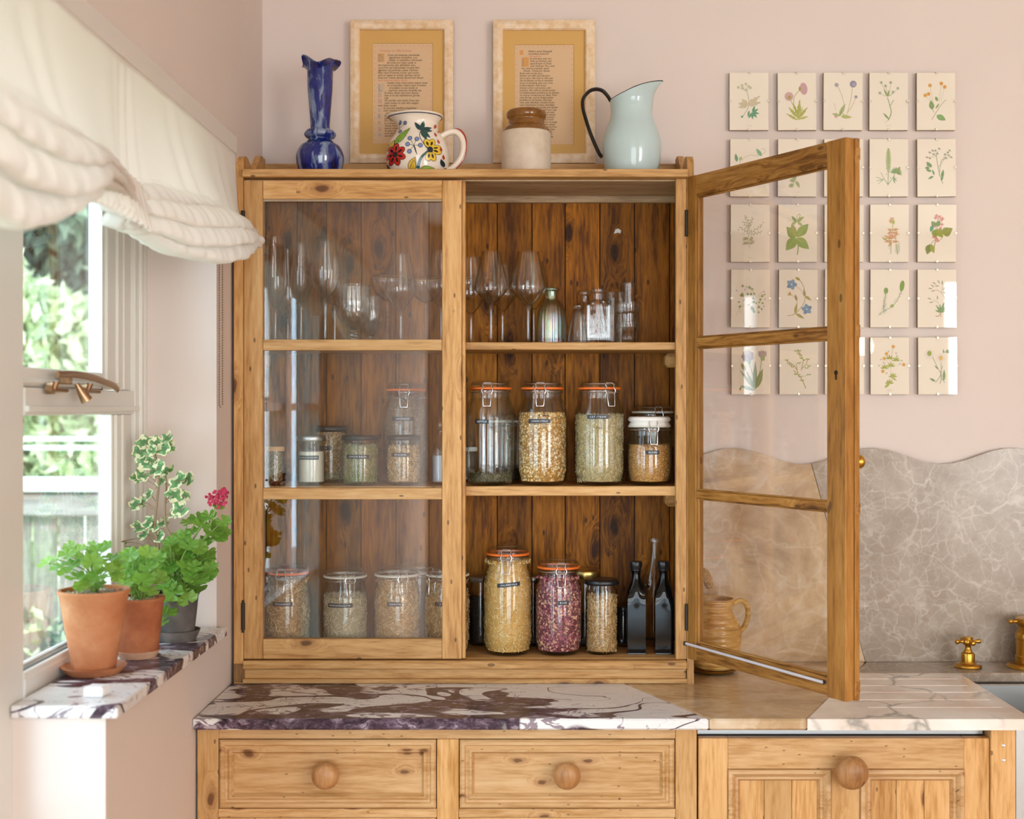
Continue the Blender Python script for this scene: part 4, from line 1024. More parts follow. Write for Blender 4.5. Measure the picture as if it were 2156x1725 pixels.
# ------------------------------------------------------------------ glassware on the top shelf
def stem_glass(cx, top, Y, bowl, H_, stemr, footr, label, group, name='wine_glass', twist=False, gold=False, mat=WINEG):
    """bowl: list of (halfwidth px, px below the rim)"""
    k = Y/F; H = PZ(top, Y)-SH1; t = thing(name, jar_at(cx, Y, SH1), label, 'glass', group)
    out = [(hw*k, H-d*k) for hw, d in bowl][::-1]
    out = smoothprof(out, 5)
    inner = [(max(r-.0011, .0006), z+.0006) for r, z in reversed(out)]
    g = G(); g.lathe([(0, out[0][1]-.0005)]+out+inner+[(0, out[0][1]+.0035)], 44); g.build('bowl', mat, t, 60)
    zb = out[0][1]; g = G()
    if twist:
        n = 9; pr = []
        for i in range(n*4+1):
            z = .005+(zb-.008)*i/(n*4); pr.append((stemr*(1.0+.45*math.sin(i*PI/2)), z))
        g.lathe([(0, .004)]+pr+[(0, zb-.002)], 16)
    else:
        g.lathe(smoothprof([(stemr*2.6, .0028), (stemr*1.3, .008), (stemr, .022), (stemr*.95, zb*.55), (stemr*1.25, zb-.012), (stemr*2.4, zb+.001)], 5), 20)
    g.build('stem', CUTG, t, 60)
    g = G(); g.lathe([(0, 0.0006), (footr*.98, .0004), (footr, .0012), (footr*.6, .0026), (stemr*2, .0042), (0, .0044)], 40); g.build('foot', mat, t, 50)
    if gold:
        g = G(); r = out[-1][0]; g.tube([(r*math.cos(q*PI/24), r*math.sin(q*PI/24), H) for q in range(48)], .0007, 5, closed=True); g.build('gilt_rim', BRASS, t, True)
    return t
GW1, GW2, GW3 = 'champagne flutes on the top shelf', 'stemmed wine glasses on the top shelf', 'gilt-rimmed coupes on the top shelf'
flute = [(19, 0), (23, 45), (26, 85), (23, 118), (12, 142), (4, 152)]
stem_glass(580, 497, 3.02, flute, 0, .0038, .030, 'champagne flute at the far left end of the top shelf', GW1, 'champagne_flute')
stem_glass(634, 511, 3.05, [(17, 0), (23, 40), (25, 70), (22, 98), (12, 118), (4, 126)], 0, .0036, .030, 'shorter champagne flute, second from the left end', GW1, 'champagne_flute')
stem_glass(685, 506, 3.00, [(21, 0), (28, 40), (31, 66), (27, 95), (14, 116), (5, 124)], 0, .0055, .031, 'widest champagne flute, just left of the cut crystal goblet', GW1, 'champagne_flute')
stem_glass(606, 520, 3.11, flute, 0, .0036, .028, 'champagne flute in the back row between the first two flutes', GW1, 'champagne_flute')
stem_glass(705, 540, 3.11, [(24, 0), (30, 40), (29, 70), (20, 92), (5, 104)], 0, .0036, .028, 'tulip-shaped glass behind the widest champagne flute', GW1, 'champagne_flute')
wine = [(20, 0), (27, 40), (32.5, 70), (31, 84), (16, 108), (5, 120)]
stem_glass(844, 534, 3.00, wine, 0, .0036, .034, 'stemmed wine glass in front of the gilt-rimmed coupe behind glass', GW2)
stem_glass(929, 527, 3.01, wine, 0, .0036, .034, 'stemmed wine glass partly hidden by the cupboard middle stile on its left side', GW2)
big = [(22, 0), (29, 40), (37, 78), (34, 92), (17, 112), (5, 124)]
stem_glass(992, 541, 3.055, wine, 0, .0036, .034, 'stemmed wine glass peeping out right of the cupboard middle stile', GW2)
stem_glass(1034, 530, 3.00, [(19, 0), (27, 34), (35, 72), (33, 84), (14, 104), (5, 113)], 0, .0040, .036, 'large stemmed wine glass, left one of the open side front row', GW2)
stem_glass(1112, 530, 3.00, [(22, 0), (30, 34), (37.5, 72), (34, 84), (15, 106), (5, 114)], 0, .0040, .036, 'large stemmed wine glass next to the iridescent ribbed bottle', GW2)
stem_glass(1058, 556, 3.105, [(18, 0), (25, 34), (29, 60), (27, 72), (12, 92), (5, 100)], 0, .0036, .032, 'stemmed wine glass in the back row between the two large ones', GW2)
stem_glass(1124, 552, 3.105, [(20, 0), (27, 34), (31, 60), (28, 72), (12, 92), (5, 100)], 0, .0036, .032, 'stemmed wine glass directly behind the one beside the iridescent bottle', GW2)
coupe = [(35, 0), (35, 14), (28, 34), (14, 46), (4, 51)]
stem_glass(816, 583, 3.105, coupe, 0, .0032, .030, 'gilt-rimmed coupe with twisted stem beside the cut crystal goblet', GW3, 'coupe_glass', True, True)
stem_glass(897, 587, 3.105, coupe, 0, .0032, .030, 'gilt-rimmed coupe with twisted stem between the two wine glasses behind glass', GW3, 'coupe_glass', True, True)
stem_glass(980, 587, 3.128, [(28, 0), (28, 14), (22, 30), (12, 40), (4, 46)], 0, .0032, .028, 'gilt-rimmed coupe in the back row by the cupboard middle stile', GW3, 'coupe_glass', True, True)
def goblet(cx, top, hw, Y, label):
    k = Y/F*hw/36; H = PZ(top, Y)-SH1; t = thing('cut_crystal_goblet', jar_at(cx, Y, SH1), label, 'glass', 'cut crystal goblets')
    zb = .030*hw/36; out = smoothprof([(8*k, zb), (20*k, zb+.010), (33*k, zb+.034), (36*k, zb+(H-zb)*.6), (34*k, H)], 7)
    inner = [(max(r-.0022, .001), z+.001) for r, z in reversed(out)]
    zc = zb+(H-zb)*.48
    rf = lambda a, j, z: (1+.02*math.cos(a*18) if z > zc else 1+.045*abs(math.sin(a*13+z*420))*abs(math.sin(a*13-z*420))) if 1 < j < len(out) else 1
    g = G(); g.lathe([(0, zb)]+out+inner+[(0, zb+.008)], 128, rf=rf); g.build('bowl', CUTG, t, 20)
    g = G(); g.lathe(smoothprof([(15*k, .001), (15*k, .004), (9*k, .010), (11*k, .018), (9*k, zb-.003), (8*k, zb+.002)], 4), 12); g.build('stem', CUTG, t, 20)
    g = G(); g.lathe([(0, .0004), (20*k, .0004), (20*k, .004), (0, .0055)], 32); g.build('foot', CUTG, t, 40)
goblet(745, 600, 36, 3.00, 'cut crystal goblet in the front row of the top shelf')
goblet(781, 625, 24, 3.09, 'smaller cut glass goblet half hidden behind the front crystal one')
# bottles and tumblers at the right
Y = 3.05; k = Y/F; H = PZ(606, Y)-SH1
neck = [(15*k, H*.78), (13*k, H*.82), (13*k, H*.93)]
t = vessel('ribbed_bottle', 1161, Y, SH1, wall(smoothprof([(29*k, .001), (30*k, .006), (30*k, H*.45), (27*k, H*.62), (19*k, H*.74), (14*k, H*.79), (13*k, H*.84), (13*k, H*.93)], 5)+[(17*k, H*.955), (17.5*k, H*.975), (15*k, H)], .002, .006), IRIG, 'ribbed glass bottle with an iridescent sheen beside the wine glasses', 'bottle', None, 96, 'bottle_body', rf=lambda a, j, z: 1+.018*math.cos(a*22) if z < H*.72 else 1, smooth=30)
Y = 3.00; k = Y/F; H2 = PZ(643, Y)-SH1
vessel('small_bottle', 1217, Y, SH1, wall(smoothprof([(22*k, .001), (22*k, .006), (18*k, H2*.4), (11*k, H2*.80), (8*k, H2*.88)], 5)+[(11*k, H2*.92), (11*k, H2*.98), (9*k, H2)], .002, .005), WINEG, 'small conical clear bottle between the iridescent and the embossed bottle', 'bottle', 'small clear bottles', 40, 'bottle_body')
Y = 3.10; k = Y/F; H3 = PZ(612, Y)-SH1
vessel('small_bottle', 1231, Y, SH1, wall(smoothprof([(27*k, .001), (27*k, H3*.5), (22*k, H3*.66), (12*k, H3*.78), (11*k, H3*.9)], 5)+[(14*k, H3*.93), (14*k, H3*.98), (12*k, H3)], .002, .005), WINEG, 'clear bottle in the back row behind the small conical one', 'bottle', 'small clear bottles', 40, 'bottle_body')
Y = 2.995; k = Y/F; H4 = PZ(608, Y)-SH1
t = thing('embossed_bottle', jar_at(1260, Y, SH1), 'flat clear bottle embossed with concentric rings', 'bottle')
sq = lambda a, j, z: (1/max(abs(math.cos(a)), abs(math.sin(a))*1.5)*.98 if z < H4*.70 else 1)
g = G(); g.lathe(wall([(24*k, .001), (25.5*k, .004), (26*k, H4*.10), (25.5*k, H4*.69), (20*k, H4*.76), (13*k, H4*.80), (12*k, H4*.92), (14*k, H4*.94), (14.5*k, H4*.98), (13*k, H4)], .002, .006), 64, rf=sq); g.build('bottle_body', WINEG, t, 30)
g = G(); yb = -25.6*k/1.5
for r in (4, 8, 12, 16): g.tube([(r*k*math.cos(q*PI/14), yb-.0003, H4*.38+r*k*math.sin(q*PI/14)) for q in range(28)], .0009, 5, closed=True)
for q in range(18): a = q*PI/9; g.tube([(18*k*math.cos(a), yb-.0003, H4*.38+18*k*math.sin(a)), (21*k*math.cos(a), yb-.0003, H4*.38+21*k*math.sin(a))], .0008, 5)
for q in range(11):
    x = (-20+4*q)*k; g.tube([(x, yb-.0003, H4*.60), (x, yb-.0003, H4*.66)], .0008, 5); g.tube([(x, yb-.0003, H4*.05), (x, yb-.0003, H4*.12)], .0008, 5)
g.build('embossed_rings', CUTG, t, True)
def tumbler(cx, ztop, H, rt, rb, z0, label, nm='stacking_tumbler', Y=3.00):
    t = thing(nm, (PX(cx, Y), Y, SH1+z0), label, 'glass', 'clear tumblers')
    out = [(rb*.94, 0.0006), (rb, .003), (rb*1.01, H*.55), (rt*.93, H*.60), (rt*.97, H*.63), (rt, H*.98), (rt*.985, H)]
    g = G(); g.lathe([(0, .0006)]+out+[(rt-.0022, H*.985), (rt*.95-.002, H*.62), (rb-.002, .55*H), (rb-.002, .008), (0, .008)], 40); g.build('tumbler_body', WINEG, t, 50)
Y = 3.00; k = Y/F
zz = [PZ(680, Y)-SH1, PZ(636, Y)-SH1, PZ(595, Y)-SH1]
tumbler(1322, 0, zz[0], 26*k, 22*k, 0.0004, 'bottom tumbler of the stack of three beside the embossed bottle')
tumbler(1322, 0, zz[1]-zz[0]+.012, 26.5*k, 20*k, zz[0]-.012, 'middle tumbler of the stack of three')
tumbler(1323, 0, zz[2]-zz[1]+.014, 14*k, 13*k, zz[1]-.014, 'narrow top glass of the stack of three')
Yt = 3.08; tumbler(1288, 0, PZ(615, Yt)-SH1, 15*Yt/F, 13*Yt/F, 0.0004, 'tall narrow glass between the embossed bottle and the tumbler stack', 'tall_glass', Yt)
tumbler(1306, 0, PZ(615, 3.12)-SH1, 13*3.12/F, 12*3.12/F, 0.0004, 'narrow glass in the back row behind the tumbler stack', 'tall_glass', 3.12)
# ------------------------------------------------------------------ flat drawings: strokes, leaves and dots in picture units
class Ink:
    def __init__(s, m): s.m = m; s.g = G(); s.k = 0
    def poly(s, pts, fs, col):
        s.k += 1; s.g.add([s.m(x, y, s.k) for x, y in pts], fs, lin(col))
    def S(s, pts, w, col, w2=None, n=5):            # stroke through points
        p = smoothprof([tuple(map(float, q)) for q in pts], n) if len(pts) > 2 or n > 5 else [tuple(map(float, pts[0]))]+[tuple(a+(b-a)*i/3 for a, b in zip(pts[0], pts[1])) for i in (1, 2)]+[tuple(map(float, pts[1]))]
        L = len(p); vs = []; w2 = w if w2 is None else w2
        for i, (x, y) in enumerate(p):
            a = p[max(i-1, 0)]; b = p[min(i+1, L-1)]; dx_, dy_ = b[0]-a[0], b[1]-a[1]; d_ = math.hypot(dx_, dy_) or 1
            ww = (w+(w2-w)*i/(L-1))/2; vs += [(x-dy_/d_*ww, y+dx_/d_*ww), (x+dy_/d_*ww, y-dx_/d_*ww)]
        s.poly(vs, [(2*i, 2*i+1, 2*i+3, 2*i+2) for i in range(L-1)], col)
    def Lf(s, x, y, ang, ln, wd, col, vein=None, n=8, tip=1.0, jag=0):   # leaf from base x,y; ang in degrees, 0 = up, clockwise
        a = math.radians(ang); ux, uy = math.sin(a), -math.cos(a); px, py = -uy, ux; vs = []
        for i in range(n+1):
            t = i/n; w = wd/2*math.sin(PI*t**(.8*tip))*(1+(jag*(1 if i % 2 else -1) if 0 < i < n else 0))
            cx_, cy_ = x+ux*ln*t, y+uy*ln*t
            vs += [(cx_-px*w, cy_-py*w), (cx_, cy_), (cx_+px*w, cy_+py*w)]
        fs = []
        for i in range(n):
            for k in (0, 1): fs.append((3*i+k, 3*i+k+1, 3*i+k+4, 3*i+k+3))
        s.poly(vs, fs, col)
        if vein: s.S([(x, y), (x+ux*ln*.5, y+uy*ln*.5), (x+ux*ln*.9, y+uy*ln*.9)], .8, vein, .3)
    def D(s, x, y, rx, col, ry=None, n=10, ang=0):
        ry = ry or rx; a = math.radians(ang); vs = [(x, y)]
        for q in (.55, 1.0):
            for i in range(n):
                t = 2*PI*i/n; u, v = rx*q*math.cos(t), ry*q*math.sin(t); vs.append((x+u*math.cos(a)-v*math.sin(a), y+u*math.sin(a)+v*math.cos(a)))
        s.poly(vs, [(0, 1+i, 1+(i+1) % n) for i in range(n)]+[(1+i, 1+n+i, 1+n+(i+1) % n, 1+(i+1) % n) for i in range(n)], col)
    def Fl(s, x, y, r, n, col, ccol=None, cr=.3, wd=.7, rot=0):
        for i in range(n): s.Lf(x, y, rot+360*i/n, r, r*wd, col, n=5, tip=1.3)
        if ccol: s.D(x, y, r*cr, ccol)
def sprig(k, x, y, ang, ln, n, lw, ll, lc, sc, sw=.7, curve=0):
    a = math.radians(ang); pts = []
    for i in range(5):
        t = i/4; aa = a+curve*t; pts.append((x+math.sin(aa)*ln*t, y-math.cos(aa)*ln*t))
    k.S(pts, sw, sc, sw*.5)
    for i in range(n):
        t = (i+1)/(n+.5); j = min(3, int(t*4)); u = t*4-j; px = pts[j][0]+(pts[j+1][0]-pts[j][0])*u; py = pts[j][1]+(pts[j+1][1]-pts[j][1])*u
        k.Lf(px, py, ang+(55 if i % 2 else -55), ll*(1-.3*t), lw, lc, n=4)
YPR = 3.172
cards = {}
def card(fn): cards[fn.__name__] = fn; return fn
# each drawing in card units: 82 wide, 121 high, y down
def c00(k):
    k.S([(26, 95), (40, 70), (38, 45), (33, 35)], 1.2, '#9aa080'); 
    for x, y in ((18, 31), (27, 33), (34, 24), (40, 29), (35, 37), (26, 27), (44, 32)): k.Fl(x, y, 3.6, 7, '#c9c3a0'); k.S([(33, 38), (x, y)], .5, '#a8ac84')
    for x, y, a in ((24, 66, -70), (30, 60, -50), (54, 58, 40), (60, 64, 80), (52, 66, 100), (24, 72, -100), (30, 70, -85), (60, 52, 30)): k.Lf(38, 68, math.degrees(math.atan2(x-38, 68-y)), math.hypot(x-38, y-68)+6, 9, '#cbbc9c', jag=.35)
    for a in (-20, 20, 60, 100, 140, 175): k.Lf(48, 84, a+40, 15, 5, '#5f9a72')
    k.Lf(41, 80, 190, 14, 4, '#6aa078'); k.D(26, 93, 2.5, '#5a9a70')
def c01(k):
    k.S([(45, 100), (36, 75), (27, 58)], 1.3, '#a8a848'); k.S([(34, 76), (35, 52), (46, 37)], 1.2, '#a8a848')
    k.D(24, 50, 9.5, '#cfa7a6'); k.D(25, 52, 4, '#b89a4c'); k.D(55, 34, 8, '#cfa0a4', 13, 14, -8); k.D(47, 34, 2.5, '#a8a040', 5)
    for x, y, a, l, w in ((43, 100, 5, 44, 8), (42, 95, -40, 30, 6), (43, 97, 40, 32, 6), (44, 98, 75, 22, 5), (42, 100, -60, 28, 5), (43, 92, -20, 30, 5), (44, 92, 25, 22, 5)): k.Lf(x, y, a, l, w, '#a3a83e' if l > 25 else '#b4b858', '#d0c870', jag=.2)
def c02(k):
    for a, b in (((28, 26), (44, 70)), ((61, 24), (50, 85)), ((68, 52), (48, 88))): k.S([a, ((a[0]+b[0])/2+2, (a[1]+b[1])/2), b], .9, '#b8a860')
    k.D(27, 26, 4.5, '#a8a0a8'); k.D(62, 24, 7.5, '#9088a0'); k.D(64, 25, 4, '#a8a0b4'); k.D(68, 51, 3.5, '#a098a8')
    k.S([(26, 80), (22, 64)], .7, '#b0a868')
    for a, l, w, c in ((-70, 17, 5, '#a8b070'), (-50, 12, 4, '#b0b87c'), (25, 30, 8, '#a4b074'), (20, 12, 4, '#98a860')): k.Lf(33, 92, a, l, w, c)
    k.Lf(36, 92, 95, 24, 8, '#b8bc6c'); k.Lf(40, 88, 85, 4, 3, '#b8bc6c'); k.D(26, 93, 3.5, '#d8a898', 2.5)
def c03(k):
    k.S([(40, 100), (46, 85), (43, 68), (38, 52)], 2.2, '#87a262', 1.4); k.S([(44, 70), (51, 58)], 1.4, '#8faa68')
    for x, y in ((25, 21), (45, 21), (60, 33), (50, 41), (22, 43), (34, 28)): k.S([(39, 50), ((x+39)/2+1, (y+50)/2+2), (x, y)], .6, '#9cab78'); k.Fl(x, y, 4, 8, '#b8bfa0', '#7f9a72', .35, .4)
    k.Lf(41, 98, -42, 18, 4, '#7f9f6a'); k.Lf(38, 50, -25, 18, 4, '#a0ac74'); k.Lf(39, 50, 12, 14, 4, '#94a468'); k.S([(40, 100), (33, 105)], .5, '#a09880')
def c04(k):
    k.S([(32, 99), (50, 70), (62, 57)], 1.2, '#a8a878')
    for x, y in ((28, 27), (52, 23), (59, 30), (18, 48), (25, 45)): k.S([((x+42)/2, 62), (x, y)], .5, '#a8b080'); k.Fl(x, y, 4.6, 5, '#e0a23c', '#c98828', .3, .9)
    k.Lf(33, 78, -10, 20, 11, '#7fa35e', '#a0bc7c'); k.Lf(42, 90, 118, 22, 12, '#7fa862', '#a4c080'); k.Lf(44, 60, -25, 11, 6, '#86a45e'); k.Lf(40, 76, 35, 14, 4, '#93a872'); k.S([(32, 76), (37, 84)], .8, '#90a070')
def c10(k):
    k.Lf(14, 48, -10, 18, 7, '#5f9a74'); k.Lf(20, 46, 20, 10, 7, '#b0c080'); k.Lf(66, 36, -35, 20, 8, '#7fb080'); k.S([(66, 33), (74, 26), (70, 20), (66, 22)], .8, '#b0b0a0')
    k.S([(20, 46), (40, 34), (60, 36)], .8, '#c8bca0'); k.S([(20, 46), (24, 80), (30, 95)], .8, '#a8b080')
def c11(k):
    k.S([(32, 98), (40, 70), (48, 30)], 1, '#a0a468')
    for x, y, a, l, w in ((38, 86, -100, 14, 8), (40, 84, -60, 12, 6), (38, 88, 150, 17, 7), (34, 96, -110, 12, 9), (44, 66, 100, 16, 7), (44, 55, -50, 14, 7), (46, 45, 60, 14, 7)): k.Lf(x, y, a, l, w, '#98a866', '#b8c088')
def c12(k):
    k.S([(38, 98), (44, 70), (40, 40)], 1, '#88a468'); k.Lf(52, 40, 115, 16, 5, '#4f9a6c'); k.Lf(54, 58, 170, 18, 10, '#3f9a68', '#80c098'); k.Lf(40, 60, -60, 16, 9, '#5aa070')
def c13(k):
    k.S([(39, 98), (40, 60), (40, 20)], 1.3, '#86a070'); k.D(40, 45, 5.5, '#b8c08c', 27); k.D(40, 40, 3, '#a8b67c', 22); k.S([(39, 98), (40, 20)], .9, '#8aa670')
    for t in range(9): k.D(36+(t % 3)*4, 50+t*4, 1.4, '#b8c49a')
    k.S([(39, 96), (30, 82), (24, 70)], 1.4, '#7fa478', .8); k.S([(30, 86), (14, 80)], 1.6, '#7fa87c', .7); k.S([(30, 86), (14, 88)], 1.4, '#7fa87c', .7); k.S([(28, 86), (18, 95)], 1.2, '#7fa87c', .6)
    k.S([(39, 96), (50, 80), (58, 62)], 1.2, '#80a272')
    for a in range(-80, 110, 17): k.Lf(56, 72, a, 14, 3, '#7a9c60')
    k.Lf(58, 70, 30, 14, 6, '#90a04c'); 
    for a in (20, 60, 100, 150): k.Lf(50, 86, a, 9, 2.4, '#7fa070')
def c14(k):
    k.S([(54, 94), (46, 70), (40, 32)], 1.2, '#8c9c74'); k.S([(46, 76), (50, 50), (53, 42)], .9, '#8c9c74'); k.S([(44, 60), (50, 52), (60, 38)], .7, '#9ca888')
    for x, y in ((20, 38), (26, 28), (32, 24), (38, 24), (46, 20), (34, 32), (42, 30), (26, 40), (58, 32), (64, 28), (68, 24), (66, 34), (71, 38), (60, 40)):
        k.S([(41 if x < 50 else 54, 36 if x < 50 else 44), (x, y)], .4, '#a8ac94'); k.D(x, y, 2, '#a8a898'); k.D(x+2, y+1, 1.3, '#8c9484')
    for x, y, a, l, w in ((28, 58, -40, 13, 8), (26, 62, -80, 10, 6), (30, 68, -75, 12, 5), (36, 76, -20, 13, 4), (34, 78, -120, 13, 5), (28, 60, 10, 8, 5), (52, 82, 10, 18, 6), (50, 88, 25, 12, 4)): k.Lf(x, y, a, l, w, '#779c68')
def c20(k):
    k.S([(40, 92), (36, 72), (40, 55), (37, 30)], .8, '#a8a078')
    for x, y, a, l in ((40, 62, -55, 26), (39, 58, -30, 26), (39, 60, 60, 32), (40, 64, 75, 26), (38, 50, -15, 28), (38, 50, 20, 24), (36, 70, -110, 10), (38, 80, -100, 12), (38, 84, 60, 12), (40, 78, 30, 10)): sprig(k, x, y, a, l, 7, 2.2, 5, '#aaa872', '#a49a74', .6)
    for x, y in ((16, 54), (30, 28), (68, 38), (62, 44), (30, 82)): k.D(x, y, 1.2, '#a88c7c')
def c21(k):
    k.S([(40, 70), (42, 90), (40, 106)], 2.2, '#8ea050')
    k.Lf(37, 69, -42, 30, 21, '#7d9c48', '#b4c07c', tip=.8); k.Lf(38, 69, 42, 38, 19, '#86a44c', '#b4c880', tip=1.2); k.Lf(37, 70, -142, 34, 21, '#8fa850', '#c0c888'); k.Lf(38, 70, 132, 36, 20, '#93ac54', '#c0cc8c'); k.Lf(36, 68, -15, 30, 12, '#93a050', '#b8b874')
    k.Lf(38, 36, -40, 16, 6, '#7f9c50'); k.Lf(39, 36, 55, 19, 7, '#93a858'); k.Lf(38, 35, -130, 14, 6, '#a0b068'); k.Lf(40, 36, 130, 16, 6, '#a8b870'); k.S([(38, 38), (40, 24), (46, 20), (44, 30)], 1, '#88a050')
    for a in (-70, -100, 70, 105): k.S([(38, 36), (38+20*math.sin(math.radians(a)), 36-14*math.cos(math.radians(a))-4)], .5, '#a0a868')
def c22(k):
    k.S([(30, 100), (44, 70), (60, 42)], .9, '#a89c84'); k.Fl(64, 36, 4.5, 5, '#e8ba58', '#d89c30', .4, .9); k.Fl(50, 22, 4.5, 5, '#f0d088', '#e0b050', .4, .9); k.Lf(50, 78, 60, 22, 13, '#a8a484', '#d0b49c'); k.D(60, 66, 7, '#a09c80', 6)
def c23(k):
    k.S([(44, 104), (45, 70), (48, 40), (48, 28)], 1.2, '#9caa58'); k.D(49, 37, 3.2, '#b4bc58', 5); k.D(48, 29, 2, '#a8ac60')
    for x, y, a in ((44, 38, -50), (45, 34, -20), (43, 54, -80), (42, 58, -110), (54, 54, 80), (56, 58, 110), (34, 72, -70), (36, 76, -100), (40, 72, -30), (54, 72, 50), (54, 78, 90), (42, 80, -140), (44, 70, 10)): k.Lf(46, y, a, abs(x-46)+7, 6, '#dcac8c', '#c09060'); k.D(x, y, 1.8, '#c8a05c')
    k.Lf(34, 76, -50, 12, 4, '#b0b070')
    for q in range(7): k.S([(58, 104-q*3), (52+q*.3, 98-q*3)], .5, '#90a060'); k.S([(58, 104-q*3), (63-q*.2, 97-q*3)], .5, '#90a060')
    k.S([(58, 106), (55, 84)], .8, '#90a060')
    for q in range(5): k.S([(44, 96-q*4), (37, 90-q*4)], .4, '#a8ac74')
def c24(k):
    k.S([(34, 96), (38, 75), (42, 40), (44, 26)], 1.4, '#7c7c6c')
    for x, y in ((40, 24), (46, 26), (50, 32), (38, 28), (51, 42), (36, 46), (48, 50), (34, 68), (40, 72), (42, 76), (52, 30), (44, 38)): k.Fl(x, y, 4.8, 4, '#e09c8c', '#c87c78', .3, .7, x*7)
    k.Lf(38, 46, -40, 14, 10, '#82955c'); k.Lf(40, 46, 30, 14, 10, '#7c9a60'); k.Lf(32, 44, 200, 15, 8, '#5f9a7c'); k.Lf(38, 52, 185, 18, 16, '#8c9c44', '#6c8450'); k.Lf(42, 52, 150, 21, 16, '#949c3c', '#b0a050', tip=.8)
    k.Lf(53, 62, 60, 24, 20, '#8c9440', '#b0a048', tip=.8); k.S([(54, 66), (50, 72), (44, 78)], .8, '#8c8c64'); k.Lf(26, 84, 195, 22, 14, '#7f8848', '#6c7048'); k.Lf(28, 84, 160, 20, 10, '#9ca040'); k.S([(27, 86), (32, 78), (38, 74)], .8, '#8c8468')
def c30(k):
    k.S([(16, 78), (36, 74), (52, 60), (42, 40), (26, 34)], .6, '#b0a880'); k.S([(52, 60), (68, 44)], .6, '#a8a08c'); k.S([(12, 96), (18, 78)], .7, '#b8b480'); k.S([(20, 92), (18, 78)], .6, '#b8b480')
    random.seed(30)
    for x, y, r in ((24, 34, 2.8), (40, 37, 3.4), (46, 40, 2.6), (22, 53, 4.4), (36, 51, 2.8), (43, 51, 2.8), (66, 55, 3), (70, 52, 2), (60, 62, 2.8), (47, 60, 3), (46, 67, 3), (58, 68, 2), (67, 70, 2.4), (60, 78, 2.8), (46, 80, 4), (45, 84, 3.4), (48, 88, 3.2), (57, 89, 2.2), (17, 77, 2.6), (16, 68, 2), (64, 82, 2), (50, 50, 2), (54, 70, 2)): k.Lf(x, y+r, random.uniform(-40, 40), r*2.2, r*2, '#8d9c58', n=6, tip=.7); k.S([(x, y), ((x+48)/2, (y+62)/2)], .35, '#b4b088')
    for x, y in ((70, 44), (30, 40), (12, 42), (28, 62), (38, 72), (70, 75), (66, 82), (72, 60), (34, 35)): k.Lf(x, y, 200, 4.5, 2.4, '#a8a0b0')
def c31(k):
    k.S([(18, 97), (34, 93), (52, 72), (55, 55), (52, 35), (44, 22)], 1.1, '#a8845c'); k.S([(36, 35), (46, 42), (53, 55)], .7, '#b09c74'); k.S([(26, 53), (37, 62), (38, 80), (34, 92)], .8, '#a8a060'); 
    for x, y, a, l, w in ((45, 22, -60, 13, 6), (55, 56, 10, -1, 1), (55, 57, -8, 17, 5), (55, 55, 125, 17, 6), (38, 66, -15, 15, 5), (34, 93, 10, 23, 6), (35, 92, 120, 22, 6)):
        if l > 0: k.Lf(x, y, a, l, w, '#a8a04c' if w > 5 else '#9c8448', '#c8bc74')
    for a in (-30, -60, -90): k.Lf(26, 53, a, 9, 2.6, '#c8a04c')
    for x, y, r, ro in ((27, 31, 12, 20), (59, 83, 12, -10)):
        for q in range(5): k.Lf(x, y, ro+72*q, r, r*.72, '#6f93b4' if q % 2 else '#82a0bc', n=6, tip=1.5)
        k.D(x, y, 2, '#c8d0d4')
def c32(k):
    k.S([(42, 94), (50, 75), (53, 40), (54, 28)], 1.6, '#8c9868'); k.S([(50, 80), (40, 60)], 1.2, '#8c9868')
    for x, y in ((58, 26), (60, 46), (60, 74), (40, 50)): k.D(x, y+3, 6, '#849664', 6); k.Fl(x, y-2, 6, 9, '#b894a8', None, .3, .4, 0)
    for x, y, a, l, w in ((56, 56, 55, 20, 9), (54, 62, 70, 18, 8), (60, 90, 25, 20, 9), (46, 60, -50, 16, 8)): k.Lf(x, y, a, l, w, '#7f9a5c', '#a8b47c', jag=.12)
def c33(k):
    k.S([(17, 96), (30, 86), (46, 78), (58, 62), (66, 44)], 1, '#90a074'); k.S([(28, 88), (28, 70), (33, 52)], 1, '#90a074')
    random.seed(33)
    for i in range(90):
        t = random.random(); x, y = (28+5*t+random.uniform(-1, 1), 86-34*t) if i % 2 else ((46+22*t, 78-34*t) if i % 4 else (18+28*t, 95-17*t))
        a = random.uniform(0, 6.3); k.S([(x, y), (x+5*math.sin(a), y-5*math.cos(a))], .4, '#98a888')
    k.D(33, 44, 4.6, '#84a256', 6.6); k.D(67, 34, 4.8, '#7c9c48', 11.5, 12, 8); k.Fl(46, 76, 4, 6, '#98ac54')
def c34(k):
    k.S([(48, 94), (58, 66), (50, 48), (38, 42)], 1, '#a8a484'); k.S([(50, 92), (44, 70), (32, 64)], .7, '#b0a88c'); k.S([(57, 66), (62, 54), (64, 42)], .7, '#b0a88c'); k.S([(50, 50), (54, 26)], .7, '#b0a88c')
    for x, y, a in ((38, 30, -60), (44, 34, -90), (52, 30, 0), (30, 40, -80), (36, 44, -100), (54, 42, 40), (60, 50, -60), (64, 42, 10), (28, 62, -70), (32, 68, -100), (42, 62, 0), (46, 28, -30), (34, 36, -50)): k.Lf(x, y, a, 8, 2.6, '#a8a480'); k.D(x, y, 1.2, '#c8a498')
    for a, l in ((-35, 20), (15, 24), (35, 16), (-70, 14), (60, 14), (-10, 18)): k.Lf(50, 90, a, l, 4.4, '#7f9f6c')
    k.S([(50, 90), (44, 98), (38, 97)], 1.6, '#c09868'); k.S([(48, 92), (50, 100)], 1, '#c09868')
